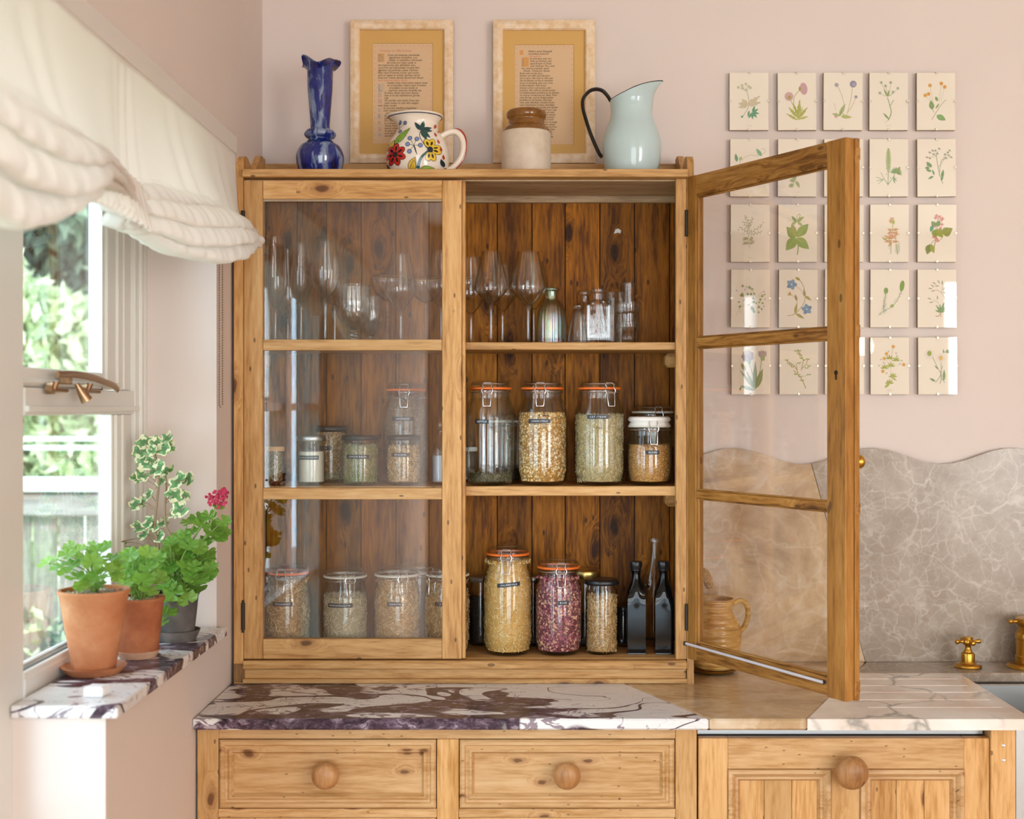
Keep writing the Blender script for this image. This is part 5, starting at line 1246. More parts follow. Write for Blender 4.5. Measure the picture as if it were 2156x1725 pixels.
def c40(k):
    k.S([(48, 112), (46, 85), (38, 58)], 1.2, '#8c9c78'); k.S([(49, 110), (30, 85), (26, 66)], 1.1, '#98a478'); k.S([(50, 110), (60, 70), (63, 48)], 1.3, '#7f9870')
    k.Lf(49, 110, -25, 46, 6, '#8fa07c'); k.Lf(49, 110, -38, 52, 6, '#8a9c64', '#c0c088'); k.Lf(48, 112, 2, 62, 9, '#7f9870', '#a8b490'); k.Lf(52, 108, 18, 44, 12, '#7c8c4c', '#b8bc70'); k.Lf(48, 112, -72, 32, 8, '#84a07c'); k.Lf(20, 104, 200, 10, 4, '#9c9c58')
    k.Lf(29, 70, -30, 18, 8, '#a0a060', '#706c50')
    for q in range(7): k.Lf(34, 40, q*51+10, 14, 13, '#a9a0b0' if q % 2 else '#b4a8ac', n=6, tip=1.5)
    k.D(34, 40, 1.6, '#8c7c84'); k.Lf(38, 58, -10, 11, 7, '#90b080')
    for a in (-25, -8, 8, 25): k.Lf(65, 46, a, 19, 9, '#b09c98', n=6, tip=1.3)
    k.Lf(63, 50, 30, 12, 10, '#98ac70')
def c41(k):
    k.S([(56, 108), (48, 90), (42, 82), (30, 70)], 1.8, '#b0984c'); k.S([(40, 76), (34, 64), (28, 58), (16, 50)], 1.5, '#a88c48'); k.S([(39, 76), (35, 55)], 1.4, '#b0a050'); k.S([(46, 70), (50, 50), (44, 35), (38, 28)], 1.4, '#a49850'); k.S([(48, 66), (56, 58), (60, 46)], 1.3, '#a89c4c'); k.S([(44, 84), (60, 80), (64, 76)], .7, '#a8b068')
    random.seed(41)
    for x, y in ((16, 50), (20, 56), (24, 60), (28, 64), (40, 36), (44, 40), (46, 46), (42, 56), (52, 50), (60, 48), (44, 84), (48, 92), (34, 80), (62, 62), (58, 66), (62, 80), (40, 80), (36, 30), (42, 30)):
        for q in (-50, 50): k.Lf(x, y, q+random.uniform(-20, 20), 5.5, 2.6, '#a0a858')
def c42(k):
    k.S([(58, 108), (48, 92), (38, 70), (50, 50)], 1, '#98986c'); k.Lf(52, 50, 75, 13, 8, '#dcb048'); k.Lf(56, 104, 5, 26, 5, '#94a860'); k.Lf(48, 92, -40, 14, 6, '#94a860')
    for a in (-30, 10, 40, 80): k.Lf(46, 72, a, 12, 2, '#c8a88c')
def c43(k):
    k.S([(44, 96), (43, 60), (46, 24)], .6, '#c0b490')
    for x, y in ((48, 20), (34, 35), (29, 45), (26, 72), (70, 58)): k.Fl(x, y, 4.4, 5, '#e2b05c', '#d0923c', .35, .9); k.S([(44, 60), (x, y)], .4, '#c8bc98')
    for x, y in ((38, 30), (54, 34), (22, 47), (28, 54), (66, 50), (18, 60), (34, 76), (62, 56), (56, 40)): k.Fl(x, y, 2.4, 5, '#c8c0a8')
    for x, y in ((40, 46), (54, 50), (43, 62), (30, 66), (47, 84), (40, 98)):
        for a in (-80, -40, 0, 40, 80): k.Lf(x, y, a, 10, 3, '#a8ac54')
    k.Lf(40, 98, -130, 14, 5, '#a8b050'); k.Lf(44, 84, 125, 14, 4, '#b4b868')
def c44(k):
    k.S([(36, 96), (48, 78), (48, 52)], 1.2, '#8ca080'); k.S([(46, 98), (49, 80), (40, 62), (30, 40)], 1.2, '#8ca080'); k.S([(56, 96), (47, 80), (52, 60)], 1.1, '#8ca080'); k.S([(54, 33), (62, 29)], .9, '#8ca080')
    for q in range(14): k.S([(24, 36), (24+12*math.sin(q*.45), 36-12*math.cos(q*.45))], 1.2, '#d0c4b8', .5); k.S([(48, 44), (48+12*math.sin(q*.45), 44-12*math.cos(q*.45))], 1.3, '#d8ccc0', .5)
    k.D(24, 34, 4.6, '#9fae54', 5.4); k.D(48, 44, 3.8, '#e8b85c', 5.2); k.Lf(58, 32, 70, 11, 8, '#90a484', jag=.2); k.Lf(54, 34, -5, 9, 3, '#84a070')
    k.Lf(36, 93, -62, 14, 5, '#84a068'); k.Lf(54, 92, 2, 24, 6, '#84a068'); k.Lf(42, 68, -40, 12, 3, '#8ca084')
CARDL = [['feathery cream umbels and a dark green leaf', 'two pink pincushion flowers on yellow green leaves', 'three mauve globe flowers on thin stalks', 'a wispy green stem of small star flowers', 'five little orange flowers and two serrated leaves'],
 ['a curling tendril plant, first in the second row', 'a small leafy sprig half covered by the open door', 'glossy green leaves mostly hidden by the door stile', 'an upright green flower spike and feathery leaves', 'grey umbels with paired green leaflets'],
 ['a fine many-branched olive sprig', 'four broad green leaves round one stem', 'tiny yellow flowers above a folded pad leaf', 'pink blossoms up a thin yellow stem', 'pink whorls and broad heart-shaped leaves'],
 ['a trailing tangle of tiny green leaves', 'two blue five-petalled flowers', 'purple thistle heads beside the door edge', 'two green catkin-like spikes on needled stems', 'a branching buff sprig, fourth down in the last column'],
 ['two lilac flowers over long strap leaves', 'a knobbly yellow brown twig', 'one yellow petal flower reflecting warm lamplight', 'many tiny yellow flowers on thin stems', 'two daisies with crossing stems, bottom of the last column']]
xs = [(1538, 1621), (1639, 1721), (1736, 1819), (1832, 1914), (1932, 2014)]
ysr = [(152, 274), (292, 414), (430, 552), (567, 690), (710, 831)]
PAPER = plain('aged_print_paper', '#f4e9d8', .8); EDGE = plain('hardboard_edge', '#a5917a', .8)
GCARD = glassmat('clip_frame_glass', (1, 1, .995), (.97, .97, .96), .04, 4.5, .9, 0.0)
CLIPM = plain('dull_clip_metal', '#c8bba6', .42, 1)
random.seed(3)
for r in range(5):
    for c in range(5):
        x0, x1 = xs[c]; y0, y1 = ysr[r]; dx_ = (r-2)*.8+random.uniform(-.6, .6); dxx = dx_
        cxp, cyp = (x0+x1)/2+dxx, (y0+y1)/2; k = YPR/F
        t = thing('botanical_clip_frame', P(cxp, cyp, YPR), 'small clip-framed botanical print of '+CARDL[r][c], 'framed print', 'grid of botanical prints on the pink wall')
        t.rotation_euler = (random.uniform(-.002, .002), random.uniform(-.006, .006), random.uniform(-.0015, .0015))
        w, h = (x1-x0)/2*k, (y1-y0)/2*k
        g = G(); g.box(-w+.0005, w-.0005, .0035, WY-YPR-.004, -h+.0005, h-.0005); g.build('backing_board', EDGE, t)
        g = G(); g.box(-w+.0006, w-.0006, .0024, .0034, -h+.0006, h-.0006); g.build('paper_print', PAPER, t)
        m = lambda x, y, l, k=k: ((x-41)*k, .0022-l*8e-6, -(y-60.5)*k)
        ink = Ink(m); globals()['c%d%d' % (r, c)](ink)
        ink.g.build('plant_drawing', VC, t)
        if (r, c) in ((0, 0), (2, 0), (4, 3), (0, 3), (1, 1)):
            vs, fs = textmesh('Flora sylvestris', 1, .2); sc = .0022
            g = G(); wd = max(v[0] for v in vs)*sc; g.add([(x*sc-wd/2, .00205, -h+.011+y*sc) for x, y in vs], fs); g.build('caption', plain('faint_caption', '#b8a690', .8), t)
        g = G(); g.box(-w, w, -.0001, .0019, -h, h); g.build('glass', GCARD, t)
        for a, b_, sx, sz in ((0, h, .004, .0012), (0, -h, .004, .0012), (w, 0, .0012, .004), (-w, 0, .0012, .004)):
            g = G(); ex = -.0045 if a > 0 else (.0045 if a < 0 else 0); ez = -.0045 if b_ > 0 else (.0045 if b_ < 0 else 0)
            if a: g.box(min(a, a+ex)-.0006*(a < 0), max(a, a+ex)+.0006*(a > 0), -.0012, -.0002, -.0025, .0025); g.box(a-.0008 if a < 0 else a+.0001, a-.0001 if a < 0 else a+.0008, -.0012, .012, -.0025, .0025)
            else: g.box(-.0025, .0025, -.0012, -.0002, min(b_, b_+ez), max(b_, b_+ez)); g.box(-.0025, .0025, -.0012, .012, b_-.0008 if b_ < 0 else b_+.0001, b_-.0001 if b_ < 0 else b_+.0008)
            g.build('clip', CLIPM, t)


# ------------------------------------------------------------------ two framed manuscripts
YM = 3.160; FRM = N('limed_pale_frame'); v = FRM.coord((1, 1, 1))
FRM = FRM.bsdf(FRM.ramp(FRM.noise(v, 40, 5, .65), [(.35, '#dcb98c'), (.5, '#e8cba6'), (.65, '#f0dcc4')]), .6)
MAT_ = plaster('ochre_mount', '#d2a763', .7); PARCH = plaster('parchment', '#d8b690', .8)
INKM = plain('brown_black_ink', '#59432c', .8); REDI = plain('faded_red_ink', '#cf8468', .8); BLUI = plain('blue_illumination', '#6f98ac', .7); ORI = plain('ochre_gilding', '#d99a50', .6)
T1 = ['Deus qui humanæ substantiæ', 'dignitatem mirabiliter con-', 'didisti, et mirabilius reformasti', 'da nobis per hujus aquæ et', 'vini mysterium ejus divinitatis esse', 'consortes qui humanitatis nostræ fieri', 'dignatus est particeps, Jesus Christus', 'Filius tuus Dominus noster qui tecum', 'vivit et regnat in unitate Spiritus sancti', 'Deus per omnia sæcula sæculorum Amen.', '#', 'Lavabo inter innocentes manus meas', 'et circumdabo altare tuum Domine', 'ut audiam vocem laudis et', 'enarrem universa mirabilia tua', 'Domine dilexi decorem domus', 'tuæ et locum habitationis gloriæ', 'tuæ', 'Ne perdas cum impiis Deus ani-', 'mam meam et cum viris sangui-', 'num vitam meam', 'In quorum manibus iniquitates', 'sunt dextera eorum repleta est', 'muneribus', 'Ego autem in innocentia mea', 'ingressus sum redime me', 'Pes meus stetit in directo', 'in ecclesiis benedicam te', 'Gloria Patri et Filio', 'sancto sicut erat', 'et nunc et semper', 'et in sæcula', 'sæculorum Amen']
T2 = ['Initium sancti Evangelii', 'secundum Joannem', '#', 'In principio erat ver-', 'bum et verbum erat', 'apud Deum et Deus', 'erat Verbum. Hoc erat', 'hoc erat in principio apud', 'Deum. Omnia per ipsum', 'facta sunt et sine ipso', 'factum est nihil quod factum', 'est: in ipso vita erat et vita erat', 'lux hominum: et lux in tenebris', 'lucet et tenebræ eam non com-', 'prehenderunt. Fuit homo', 'missus a Deo cui nomen erat', 'Joannes. Hic venit in testimonium', 'ut testimonium perhiberet de lumine,', 'ut omnes crederent per illum. Non', 'erat ille lux, sed ut testimonium', 'perhiberet de lumine. Erat lux', 'vera quæ illuminat omnem homi-', 'nem venientem in hunc mundum', 'in mundo erat et mundus per ipsum', 'factus est et mundus eum non cog-', 'novit. In propria venit et sui eum', 'non receperunt. Quotquot autem', 'receperunt eum dedit eis potest-', 'atem filios Dei fieri his qui cred-', 'unt in nomine ejus qui non ex sang-', 'uinibus neque ex voluntate carnis', 'neque ex voluntate viri sed ex Deo', 'nati sunt. Et Verbum caro factum', 'est et habitavit in nobis et vidi-', 'mus gloriam ejus gloriam quasi', 'Unigeniti a Patre plenum gratiæ', 'et veritatis.']
def manuscript(x0, x1, y0, y1, mx0, mx1, my0, my1, px0, px1, py0, py1, lines, ly0, lpitch, label, inits, ind):
    k = YM/F; t = thing('framed_manuscript', P((x0+x1)/2, y1, YM), label, 'framed picture', 'framed handwritten pages'); ox_, oy_, oz_ = t.location
    X = lambda x: PX(x, YM)-ox_; Z = lambda y: PZ(y, YM)-oz_
    g = G(); w = (mx0-x0)*k; g.rings(X(x0), X(x1), Z(y1), Z(y0), [(0, .024), (0, .002), (.003, 0), (w*.5, -.003), (w-.003, 0), (w, .004), (w, .012)], fill=False); g.build('frame', FRM, t, 30)
    g = G(); g.box(X(x0)+.004, X(x1)-.004, .014, .024, Z(y1)+.004, Z(y0)-.004); g.build('backing_board', EDGE, t)
    g = G(); a0, a1, b0, b1 = X(px0), X(px1), Z(py1), Z(py0)
    A0, A1, B0, B1 = X(mx0)-.001, X(mx1)+.001, Z(my1)-.001, Z(my0)+.001
    vs = [(A0, .010, B0), (A1, .010, B0), (A1, .010, B1), (A0, .010, B1), (a0, .010, b0), (a1, .010, b0), (a1, .010, b1), (a0, .010, b1), (a0+.001, .012, b0+.001), (a1-.001, .012, b0+.001), (a1-.001, .012, b1-.001), (a0+.001, .012, b1-.001)]
    g.add(vs, [(i, (i+1) % 4, (i+1) % 4+4, i+4) for i in range(4)]+[(4+i, 4+(i+1) % 4, 8+(i+1) % 4, 8+i) for i in range(4)]); g.build('mount', MAT_, t)
    g = G(); g.box(a0-.002, a1+.002, .0122, .0135, b0-.002, b1+.002); pg = g.build('page', PARCH, t)
    g = G(); gr = G(); tl = (px1-px0)
    for i, ln in enumerate(lines):
        y = ly0+lpitch*i; xs_ = ind.get(i, px0+11); xe = px1-9
        if ln == '#': vs, fs = textmesh('Ante sanctum altare dicitur' if lines is T1 else 'Evangelium', 1, .25)
        else: vs, fs = textmesh(ln, 1, .25)
        wd = max(v[0] for v in vs) if vs else 1; sz = lpitch*k*1.02; sx = min(sz*1.05, (xe-xs_)*k/wd)
        (gr if ln == '#' else g).add([(X(xs_)+x*sx, .01205, Z(y)+yy*sz*1.05) for x, yy in vs], fs)
    g.build('handwriting', INKM, pg); 
    vs, fs = textmesh('Oremus et offertorium', 1, .25)
    if lines is T1: gr.add([(X(px0+14)+x*.0085, .01205, Z(ly0-9)+yy*.0075) for x, yy in vs], fs)
    for q in range(18):   # small border ornaments
        f = q/17; yy = py0+8+(py1-py0-16)*f
        for xx in (px0+5, px1-5): gr.box(X(xx)-.0007, X(xx)+.0007, .0119, .0121, Z(yy)-.0012, Z(yy)+.0012)
    for q in range(12):
        xx = px0+12+(px1-px0-24)*q/11
        for yy in (py0+5, py1-5): gr.box(X(xx)-.0012, X(xx)+.0012, .0119, .0121, Z(yy)-.0006, Z(yy)+.0006)
    gr.build('red_border_and_rubrics', REDI, pg)
    for ch, xx, yy, sz, m_, bgm in inits:
        vs, fs = textmesh(ch, 1, 0)
        if bgm: gb = G(); gb.box(X(xx-1), X(xx+sz*.75), .01195, .0121, Z(yy+1), Z(yy-sz)); gb.build('initial_ground', bgm, pg)
        gi = G(); gi.add([(X(xx)+x*sz*k*.95, .0118, Z(yy)+y*sz*k*1.25) for x, y in vs], fs); gi.build('illuminated_initial', m_, pg)
PALE = plain('pale_wash', '#cdb094', .8)
manuscript(737, 954, 41, 343, 757, 934, 62, 324, 783, 911, 88, 301, T1, 115, 5.33, 'pale-framed handwritten page with illuminated capitals, the one behind the painted jug', [('D', 795, 127, 17, BLUI, ORI), ('L', 795, 190, 17, BLUI, PALE), ('D', 795, 202, 10, plain('grey_init', '#a89880', .8), PALE), ('N', 795, 215, 10, REDI, PALE), ('I', 796, 233, 8, BLUI, PALE), ('E', 795, 247, 10, BLUI, PALE), ('P', 795, 261, 9, REDI, PALE), ('Q', 795, 273, 9, REDI, PALE), ('G', 795, 285, 8, BLUI, PALE)], {0: 815, 1: 817, 2: 817, 3: 813, 11: 814, 12: 814, 13: 818, 14: 816, 15: 808, 16: 808, 17: 808, 18: 808, 19: 808, 21: 806, 22: 806, 23: 811, **{q: 808 for q in range(24, 33)}})
manuscript(1038, 1253, 41, 343, 1059, 1234, 62, 325, 1083, 1209, 91, 303, T2, 107, 5.15, 'pale-framed handwritten page with one blue initial, the one behind the stoneware jar', [('I', 1099, 137, 19, BLUI, ORI), ('+', 1095, 112, 9, REDI, ORI)], {0: 1112, 1: 1112, 2: 1114, 3: 1116, 4: 1116, 5: 1116, 6: 1116, 7: 1098, 8: 1102})

# ------------------------------------------------------------------ ornaments on top of the cupboard
TZ = fz(358)
YT = 3.02; kT = YT/F
def base(cx, Y=YT): return (PX(cx, Y), Y, TZ)
def hz(y, Y=YT): return PZ(y, Y)-TZ
# blue glass vase
n = N('blue_swirled_glass'); v = n.coord((1, 1, .35)); a = n.noise(warp(n, v, 26, .05, 3), 38, 5, .62, .3)
BLUEG = n.bsdf(n.ramp(a, [(.34, '#050a30'), (.44, '#10247c'), (.50, '#1a2e70'), (.54, '#5c6f98'), (.64, '#8b99b4')]), .05, 0, None, .7)
t = thing('blue_glass_vase', base(674), 'tall blue swirled glass vase with round body and ruffled rim, left on the cupboard', 'vase')
pr = smoothprof([(34*kT, .001), (43*kT, .012), (49*kT, hz(345)), (50*kT, hz(328)), (42.5*kT, hz(310)), (33*kT, hz(302)), (26*kT, hz(297)), (24*kT, hz(293)), (30*kT, hz(290)), (33.5*kT, hz(283)), (28*kT, hz(275)), (20.5*kT, hz(270)), (22*kT, hz(240)), (26*kT, hz(190)), (27*kT, hz(155)), (27*kT, hz(143))], 6)
L = len(pr); rim = [(30*kT, hz(137)), (35*kT, hz(132)), (40*kT, hz(131))]
full = [(0, .001)]+pr+rim+[(38*kT, hz(129.5)), (28*kT, hz(134)), (24*kT, hz(160)), (20*kT, hz(240)), (17*kT, hz(270)), (0, hz(272))]
nf = len(full)
def zwob(a, j, r):
    if L-3 < j <= L+6 and j > L-2:
        q = min(1, (j-(L-2))/3) if j <= L+3 else .8 if j == L+4 else .3
        return q*(.0085*math.sin(3*a+2.6)+.0035*math.sin(5*a+.4))-.003*q
    return 0
def rwob(a, j, z): return 1+(.10*math.sin(5*a+.8) if L+1 <= j <= L+4 else (.04*math.sin(5*a+.8) if j == L else 0))
g = G(); g.lathe(full, 72, rf=rwob, zf=zwob); g.build('vase_body', BLUEG, t, 70)
# painted jug
JX = 880; YJ = 3.02
jprof = [(50, 378), (60, 368), (64.5, 350), (66, 330), (63.5, 312), (56, 295), (47, 282), (42.5, 272), (43, 262), (48, 253), (55, 246)]
jp = smoothprof([(r*kT, hz(y)) for r, y in jprof], 6)
jp = [(r, max(z, .0008)) for r, z in jp]
nj = len(jp)
def jug_off(a, z):      # spout pulls the rim out to the left
    f = max(0, (z-hz(275))/(hz(246)-hz(275))); d = max(0, math.cos(a-PI)); return f*f*(.012*d**6)
def jr(a, j, z): return 1+jug_off(a, z)/.055-(.04*max(0, math.cos(a)) if z > hz(262) else 0)
full = [(0, .0008)]+jp+[(54.5*kT, hz(244)), (53*kT, hz(244.5)), (45*kT, hz(254)), (39*kT, hz(270)), (50*kT, hz(300)), (60*kT, hz(340)), (45*kT, .006), (0, .006)]
t = thing('painted_jug', base(JX), 'white glazed jug painted with red and yellow flowers and blue berries', 'jug')
JUGW = plain('warm_white_glaze', '#f0e4d4', .12)
g = G(); g.lathe(full, 72, rf=jr); g.build('jug_body', JUGW, t, 60)
hpts = smoothprof([(44*kT, 0, hz(292)), (52*kT, 0, hz(286)), (66*kT, 0, hz(279)), (82*kT, 0, hz(279)), (93*kT, 0, hz(292)), (96*kT, 0, hz(312)), (90*kT, 0, hz(334)), (76*kT, 0, hz(352)), (58*kT, 0, hz(362))], 5)
g = G(); g.tube(hpts, .0075, 14, flat=1.35); g.build('handle', JUGW, t, True)
g = G(); g.tube([(x*1.0+.0062*(1 if i > 6 else 0), -.004, z+(.0055 if i < 26 else -.002)) for i, (x, y, z) in enumerate(hpts)], .0022, 8); g.build('red_handle_stripe', plain('red_glaze', '#a83a2c', .15), t, True)
def prof_r(z):
    for (r0, z0), (r1, z1) in zip(jp, jp[1:]):
        if z0 <= z <= z1: return r0+(r1-r0)*((z-z0)/((z1-z0) or 1))
    return jp[-1][0] if z > jp[-1][1] else jp[0][0]
def jm(x, y, l):
    z = hz(y, YJ-.05); R = prof_r(z)+.0007+l*1.2e-5; u = (x-JX)*(YJ-.045)/F
    q = max(-.97, min(.97, u/R)); return (R*q, -R*math.sqrt(1-q*q), z)
k = Ink(jm); DK = '#1d3440'; GRN = '#2c5a50'
def oleaf(x, y, a, l, w, c, vein=DK, jag=0): k.Lf(x, y, a, l+2.4, w+2.2, DK); k.Lf(x+math.sin(math.radians(a))*1, y-math.cos(math.radians(a))*1, a, l, w, c, vein, 10, 1, jag)
for x, y in ((844, 254), (856, 257), (833, 262), (845, 275)):
    k.S([(842, 268), (x, y)], .8, DK); k.D(x, y, 4.4, DK, n=12); k.D(x, y, 3.5, '#7488b8' if x != 833 else '#2c3c70', n=12)
for a in (-38, 12, 68, 88, 130, 150): oleaf(891, 275, a, 21 if a < 100 else 24, 7, GRN)
k.S([(890, 276), (889, 290), (897, 305), (905, 316)], 1.2, DK)
oleaf(834, 306, 42, 48, 13, '#8cb83c', '#2c5a30')
for x, y in ((868.5, 294), (883.5, 296), (864, 307.5), (891, 310), (868, 323)):
    k.S([(884, 330), (878, 312), (x, y)], .8, DK); k.D(x, y, 5.0, DK, n=14); k.D(x, y, 4.0, '#7f93c4', n=14)
oleaf(822, 312, 35, 20, 11, '#dcb838', '#6a5420'); oleaf(818, 314, -5, 16, 8, '#dcb838', '#6a5420')
for q in range(7):
    a = math.radians(q*51.4+8); k.D(837+14*math.sin(a), 327-14*math.cos(a), 10.5, '#2a1414', 7.2, 14, math.degrees(a)-90)
for q in range(7):
    a = math.radians(q*51.4+8); k.D(837+13.8*math.sin(a), 327-13.8*math.cos(a), 9.6, '#c4281e', 6.3, 14, math.degrees(a)-90); k.D(837+12*math.sin(a), 327-12*math.cos(a), 5.6, '#241010', 2.5, 10, math.degrees(a)-90)
k.D(837, 327, 5.8, '#241210', n=14)
k.S([(885, 358), (892, 337), (908, 320)], 7.5, DK, 3.5); k.S([(885, 358), (892, 337), (908, 320)], 5.5, GRN, 2)
for q, ln in ((-25, 15), (12, 15), (68, 13), (100, 13), (160, 15), (192, 15)):
    a = math.radians(q); k.D(911+ln*math.sin(a), 318-ln*math.cos(a), 10, DK, 7, 14, q-90)
for q, ln in ((-25, 15), (12, 15), (68, 13), (100, 13), (160, 15), (192, 15)):
    a = math.radians(q); k.D(911+ln*math.sin(a), 318-ln*math.cos(a), 9, '#e4c034', 6.1, 14, q-90); k.D(911+(ln-1.5)*math.sin(a), 318-(ln-1.5)*math.cos(a), 4.8, '#2c2410', 2.3, 10, q-90)
k.D(911, 318, 6, '#1c2434', n=14)
oleaf(868, 362, 25, 28, 15, '#e0b838', '#5a4418'); oleaf(874, 364, 10, 22, 10, '#e0b838', '#5a4418'); oleaf(888, 362, 78, 30, 12, '#9cc050', '#2c5a30'); oleaf(820, 362, -15, 20, 8, DK, DK)
oleaf(938, 350, -20, 14, 7, '#1c3438', DK); oleaf(940, 350, 160, 10, 6, '#1c3438', DK)
for x, y, a in ((925, 270, 20), (923, 282, -25), (929, 298, -20), (934, 314, -15), (938, 330, -5), (918, 262, 10)): k.Lf(x, y+5, a, 11, 4.5, '#b8382c', n=6)
k.g.build('painted_flowers', VCG, t, 60)
g = G(); rr = []
for q in range(96):
    a = 2*PI*q/96; z = hz(248.5); R = prof_r(z)*jr(a, 0, z)+.0006; rr.append((R*math.cos(a), R*math.sin(a), z))
g.tube(rr, .0011, 6, closed=True); g.build('blue_rim_line', plain('navy_glaze', '#1f3050', .15), t, True)
# stoneware jar
t = thing('stoneware_jar', base(1108), 'cream stoneware jar with glossy brown shoulder and rim', 'jar')
n = N('speckled_stoneware_glaze'); STW = n.bsdf(n.ramp(n.noise(n.coord(), 30, 4, .6), [(.35, '#cdbba4'), (.6, '#d8c8b4')]), .28)
BRG = (lambda n: n.bsdf(n.ramp(n.noise(n.coord(), 40, 4, .6), [(.35, '#6d4418'), (.6, '#885a28')]), .12))(N('brown_treacle_glaze'))
g = G(); g.lathe([(0, .0006), (50*kT, .0006), (52*kT, .003), (52.3*kT, hz(300)), (52*kT, hz(284)), (50.5*kT, hz(279.5))], 64, cap1=False); g.build('jar_body', STW, t, 40)
g = G(); g.lathe(smoothprof([(51*kT, hz(280)), (46*kT, hz(271)), (40*kT, hz(265)), (38*kT, hz(258)), (38*kT, hz(253)), (41.5*kT, hz(248)), (42*kT, hz(240)), (38*kT, hz(234.5)), (32*kT, hz(234.5)), (31*kT, hz(242)), (34*kT, hz(262)), (46*kT, hz(290))], 6), 64, cap0=False, cap1=False); o = g.build('glazed_shoulder', BRG, t, 60); o['label'] = 'glossy brown neck and rim'
# enamel pitcher
t = thing('enamel_pitcher', base(1330), 'pale blue enamel water pitcher with black handle and high pouring lip', 'pitcher')
ENB = plain('pale_blue_enamel', '#bccfd0', .1); ENK = plain('black_enamel_trim', '#1c1a1a', .2)
bp = smoothprof([(50, 372), (55, 362), (60, 340), (62.5, 312), (61, 295), (54, 272), (47, 255), (44, 240), (44.5, 225), (46, 212)], 6)
nl = 10; vs = []; fs = []; NA = 72
rows = [(r*kT, max(hz(y), .0008), 0) for r, y in bp]
z0r = rows[-1][1]
for i in range(1, nl+1): rows.append((46*kT, z0r, i/nl))
def pv(a, r, z, h, off=0):
    c = math.cos(a); q = (c+1)/2
    rise = .046*q**1.25; sp = .0225*max(0, c)**3*q; zz = z+h*rise
    x = (r-off)*c+h*h*sp; y = (r-off)*math.sin(a)*(1-.42*h*h*max(0, c)**1.2)
    return (x+(0 if h == 0 else 0), y, zz)
for off in (0, .0016):
    for r, z, h in (rows if off == 0 else rows[::-1]):
        for i in range(NA): vs.append(pv(2*PI*i/NA, r, z, h, off))
R_ = len(vs)//NA
for j in range(R_-1):
    for i in range(NA): fs.append((j*NA+i, j*NA+(i+1) % NA, (j+1)*NA+(i+1) % NA, (j+1)*NA+i))
fs.append(tuple(range(NA))[::-1]); fs.append(tuple((R_-1)*NA+i for i in range(NA)))
g = G(); g.add(vs, fs); g.build('pitcher_body', ENB, t, 60)
g = G(); g.tube([pv(2*PI*i/NA, 46*kT, z0r, 1, .0008) for i in range(NA)], .0013, 6, closed=True); g.build('black_rim', ENK, t, True)
g = G(); hp = [(-44, 213), (-51, 202), (-62, 191), (-76, 188), (-90, 193), (-102, 208), (-103, 226), (-97, 250), (-88, 278), (-78, 303), (-68, 324), (-62, 331)]
g.tube(smoothprof([(x*kT, 0, hz(y)) for x, y in hp], 5), .0044, 10, flat=1.7); g.build('handle', ENK, t, True)

# ------------------------------------------------------------------ brown jug with dried grass behind the open door, taps
t = thing('brown_ribbed_jug', (PX(1505, 3.05), 3.05, TOPZ+.0105), 'ribbed tan stoneware jug seen through the open door glass', 'jug')
k5 = 3.05/F; hj = lambda y: PZ(y, 3.05)-TOPZ-.0105
n = N('tan_streaked_glaze'); TAN = n.bsdf(n.ramp(n.noise(n.coord((1, 1, 5)), 22, 4, .6), [(.35, '#a9783a'), (.5, '#c2934e'), (.65, '#d5ab6a')]), .25)
pj = smoothprof([(40, 1406), (46, 1396), (52, 1370), (56, 1345), (55, 1325), (47, 1305), (38, 1290), (36, 1280), (38, 1268), (42, 1260)], 10)
pr = [((r+(.7*math.sin(i*1.25) if r < 58 else 0))*k5, max(.0006, hj(y))) for i, (r, y) in enumerate(pj)]
g = G(); g.lathe([(0, .0006)]+pr+[(38*k5, hj(1260)), (32*k5, hj(1280)), (45*k5, hj(1320)), (0, .01)], 56); g.build('jug_body', TAN, t, 50)
g = G(); g.tube(smoothprof([(38*k5, 0, hj(1272)), (52*k5, 0, hj(1265)), (66*k5, 0, hj(1272)), (70*k5, 0, hj(1295)), (63*k5, 0, hj(1318)), (52*k5, 0, hj(1330))], 5), .0062, 12, flat=1.5); g.build('handle', TAN, t, True)
DG = (lambda n: n.bsdf(n.ramp(n.noise(n.coord(), 300, 3, .6), [(.35, '#a8753a'), (.6, '#d9b078')]), .9, 0, n.bump(n.noise(n.coord(), 500, 3, .7), .9, .004)))(N('dried_seed_head'))
t2 = thing('dried_grass_stem', (PX(1492, 3.05), 3.05, TOPZ+.012), 'dried fluffy seed head on a dark stem standing in the tan jug', 'dried flower')
X = lambda x: (x-1492)*k5; Zj = lambda y: PZ(y, 3.05)-TOPZ-.012
g = G(); g.tube(smoothprof([(0, 0, .0), (X(1480), -.005, Zj(1265)), (X(1472), 0, Zj(1240)), (X(1466), 0, Zj(1222))], 5), [.0016]*16, 6); g.build('stem', plain('dark_dry_stem', '#4a3c34', .8), t2, True)
g = G(); c = [(X(1459), 0, Zj(1250)), (X(1461), 0, Zj(1232)), (X(1467), 0, Zj(1214)), (X(1479), 0, Zj(1200))]
g.tube(smoothprof([(X(1494), 0, Zj(1240)), (X(1490), 0, Zj(1224)), (X(1482), 0, Zj(1208)), (X(1472), 0, Zj(1199))], 5), [.004+.009*math.sin(PI*(i+1)/17) for i in range(16)], 14)
random.seed(5)
for i in range(500):
    s_ = random.random(); cxp = X(1494)+(X(1472)-X(1494))*s_**1.3; czp = Zj(1238)+(Zj(1197)-Zj(1238))*s_; a = random.uniform(0, 2*PI); R = .010; d = Vector((math.cos(a), random.uniform(-1, 1), math.sin(a))).normalized()*R*random.uniform(.8, 1.35)
    g.tube([(cxp+d.x*.5, d.y*.5, czp+d.z*.5), (cxp+d.x, d.y, czp+d.z)], [.0006, .0002], 3)
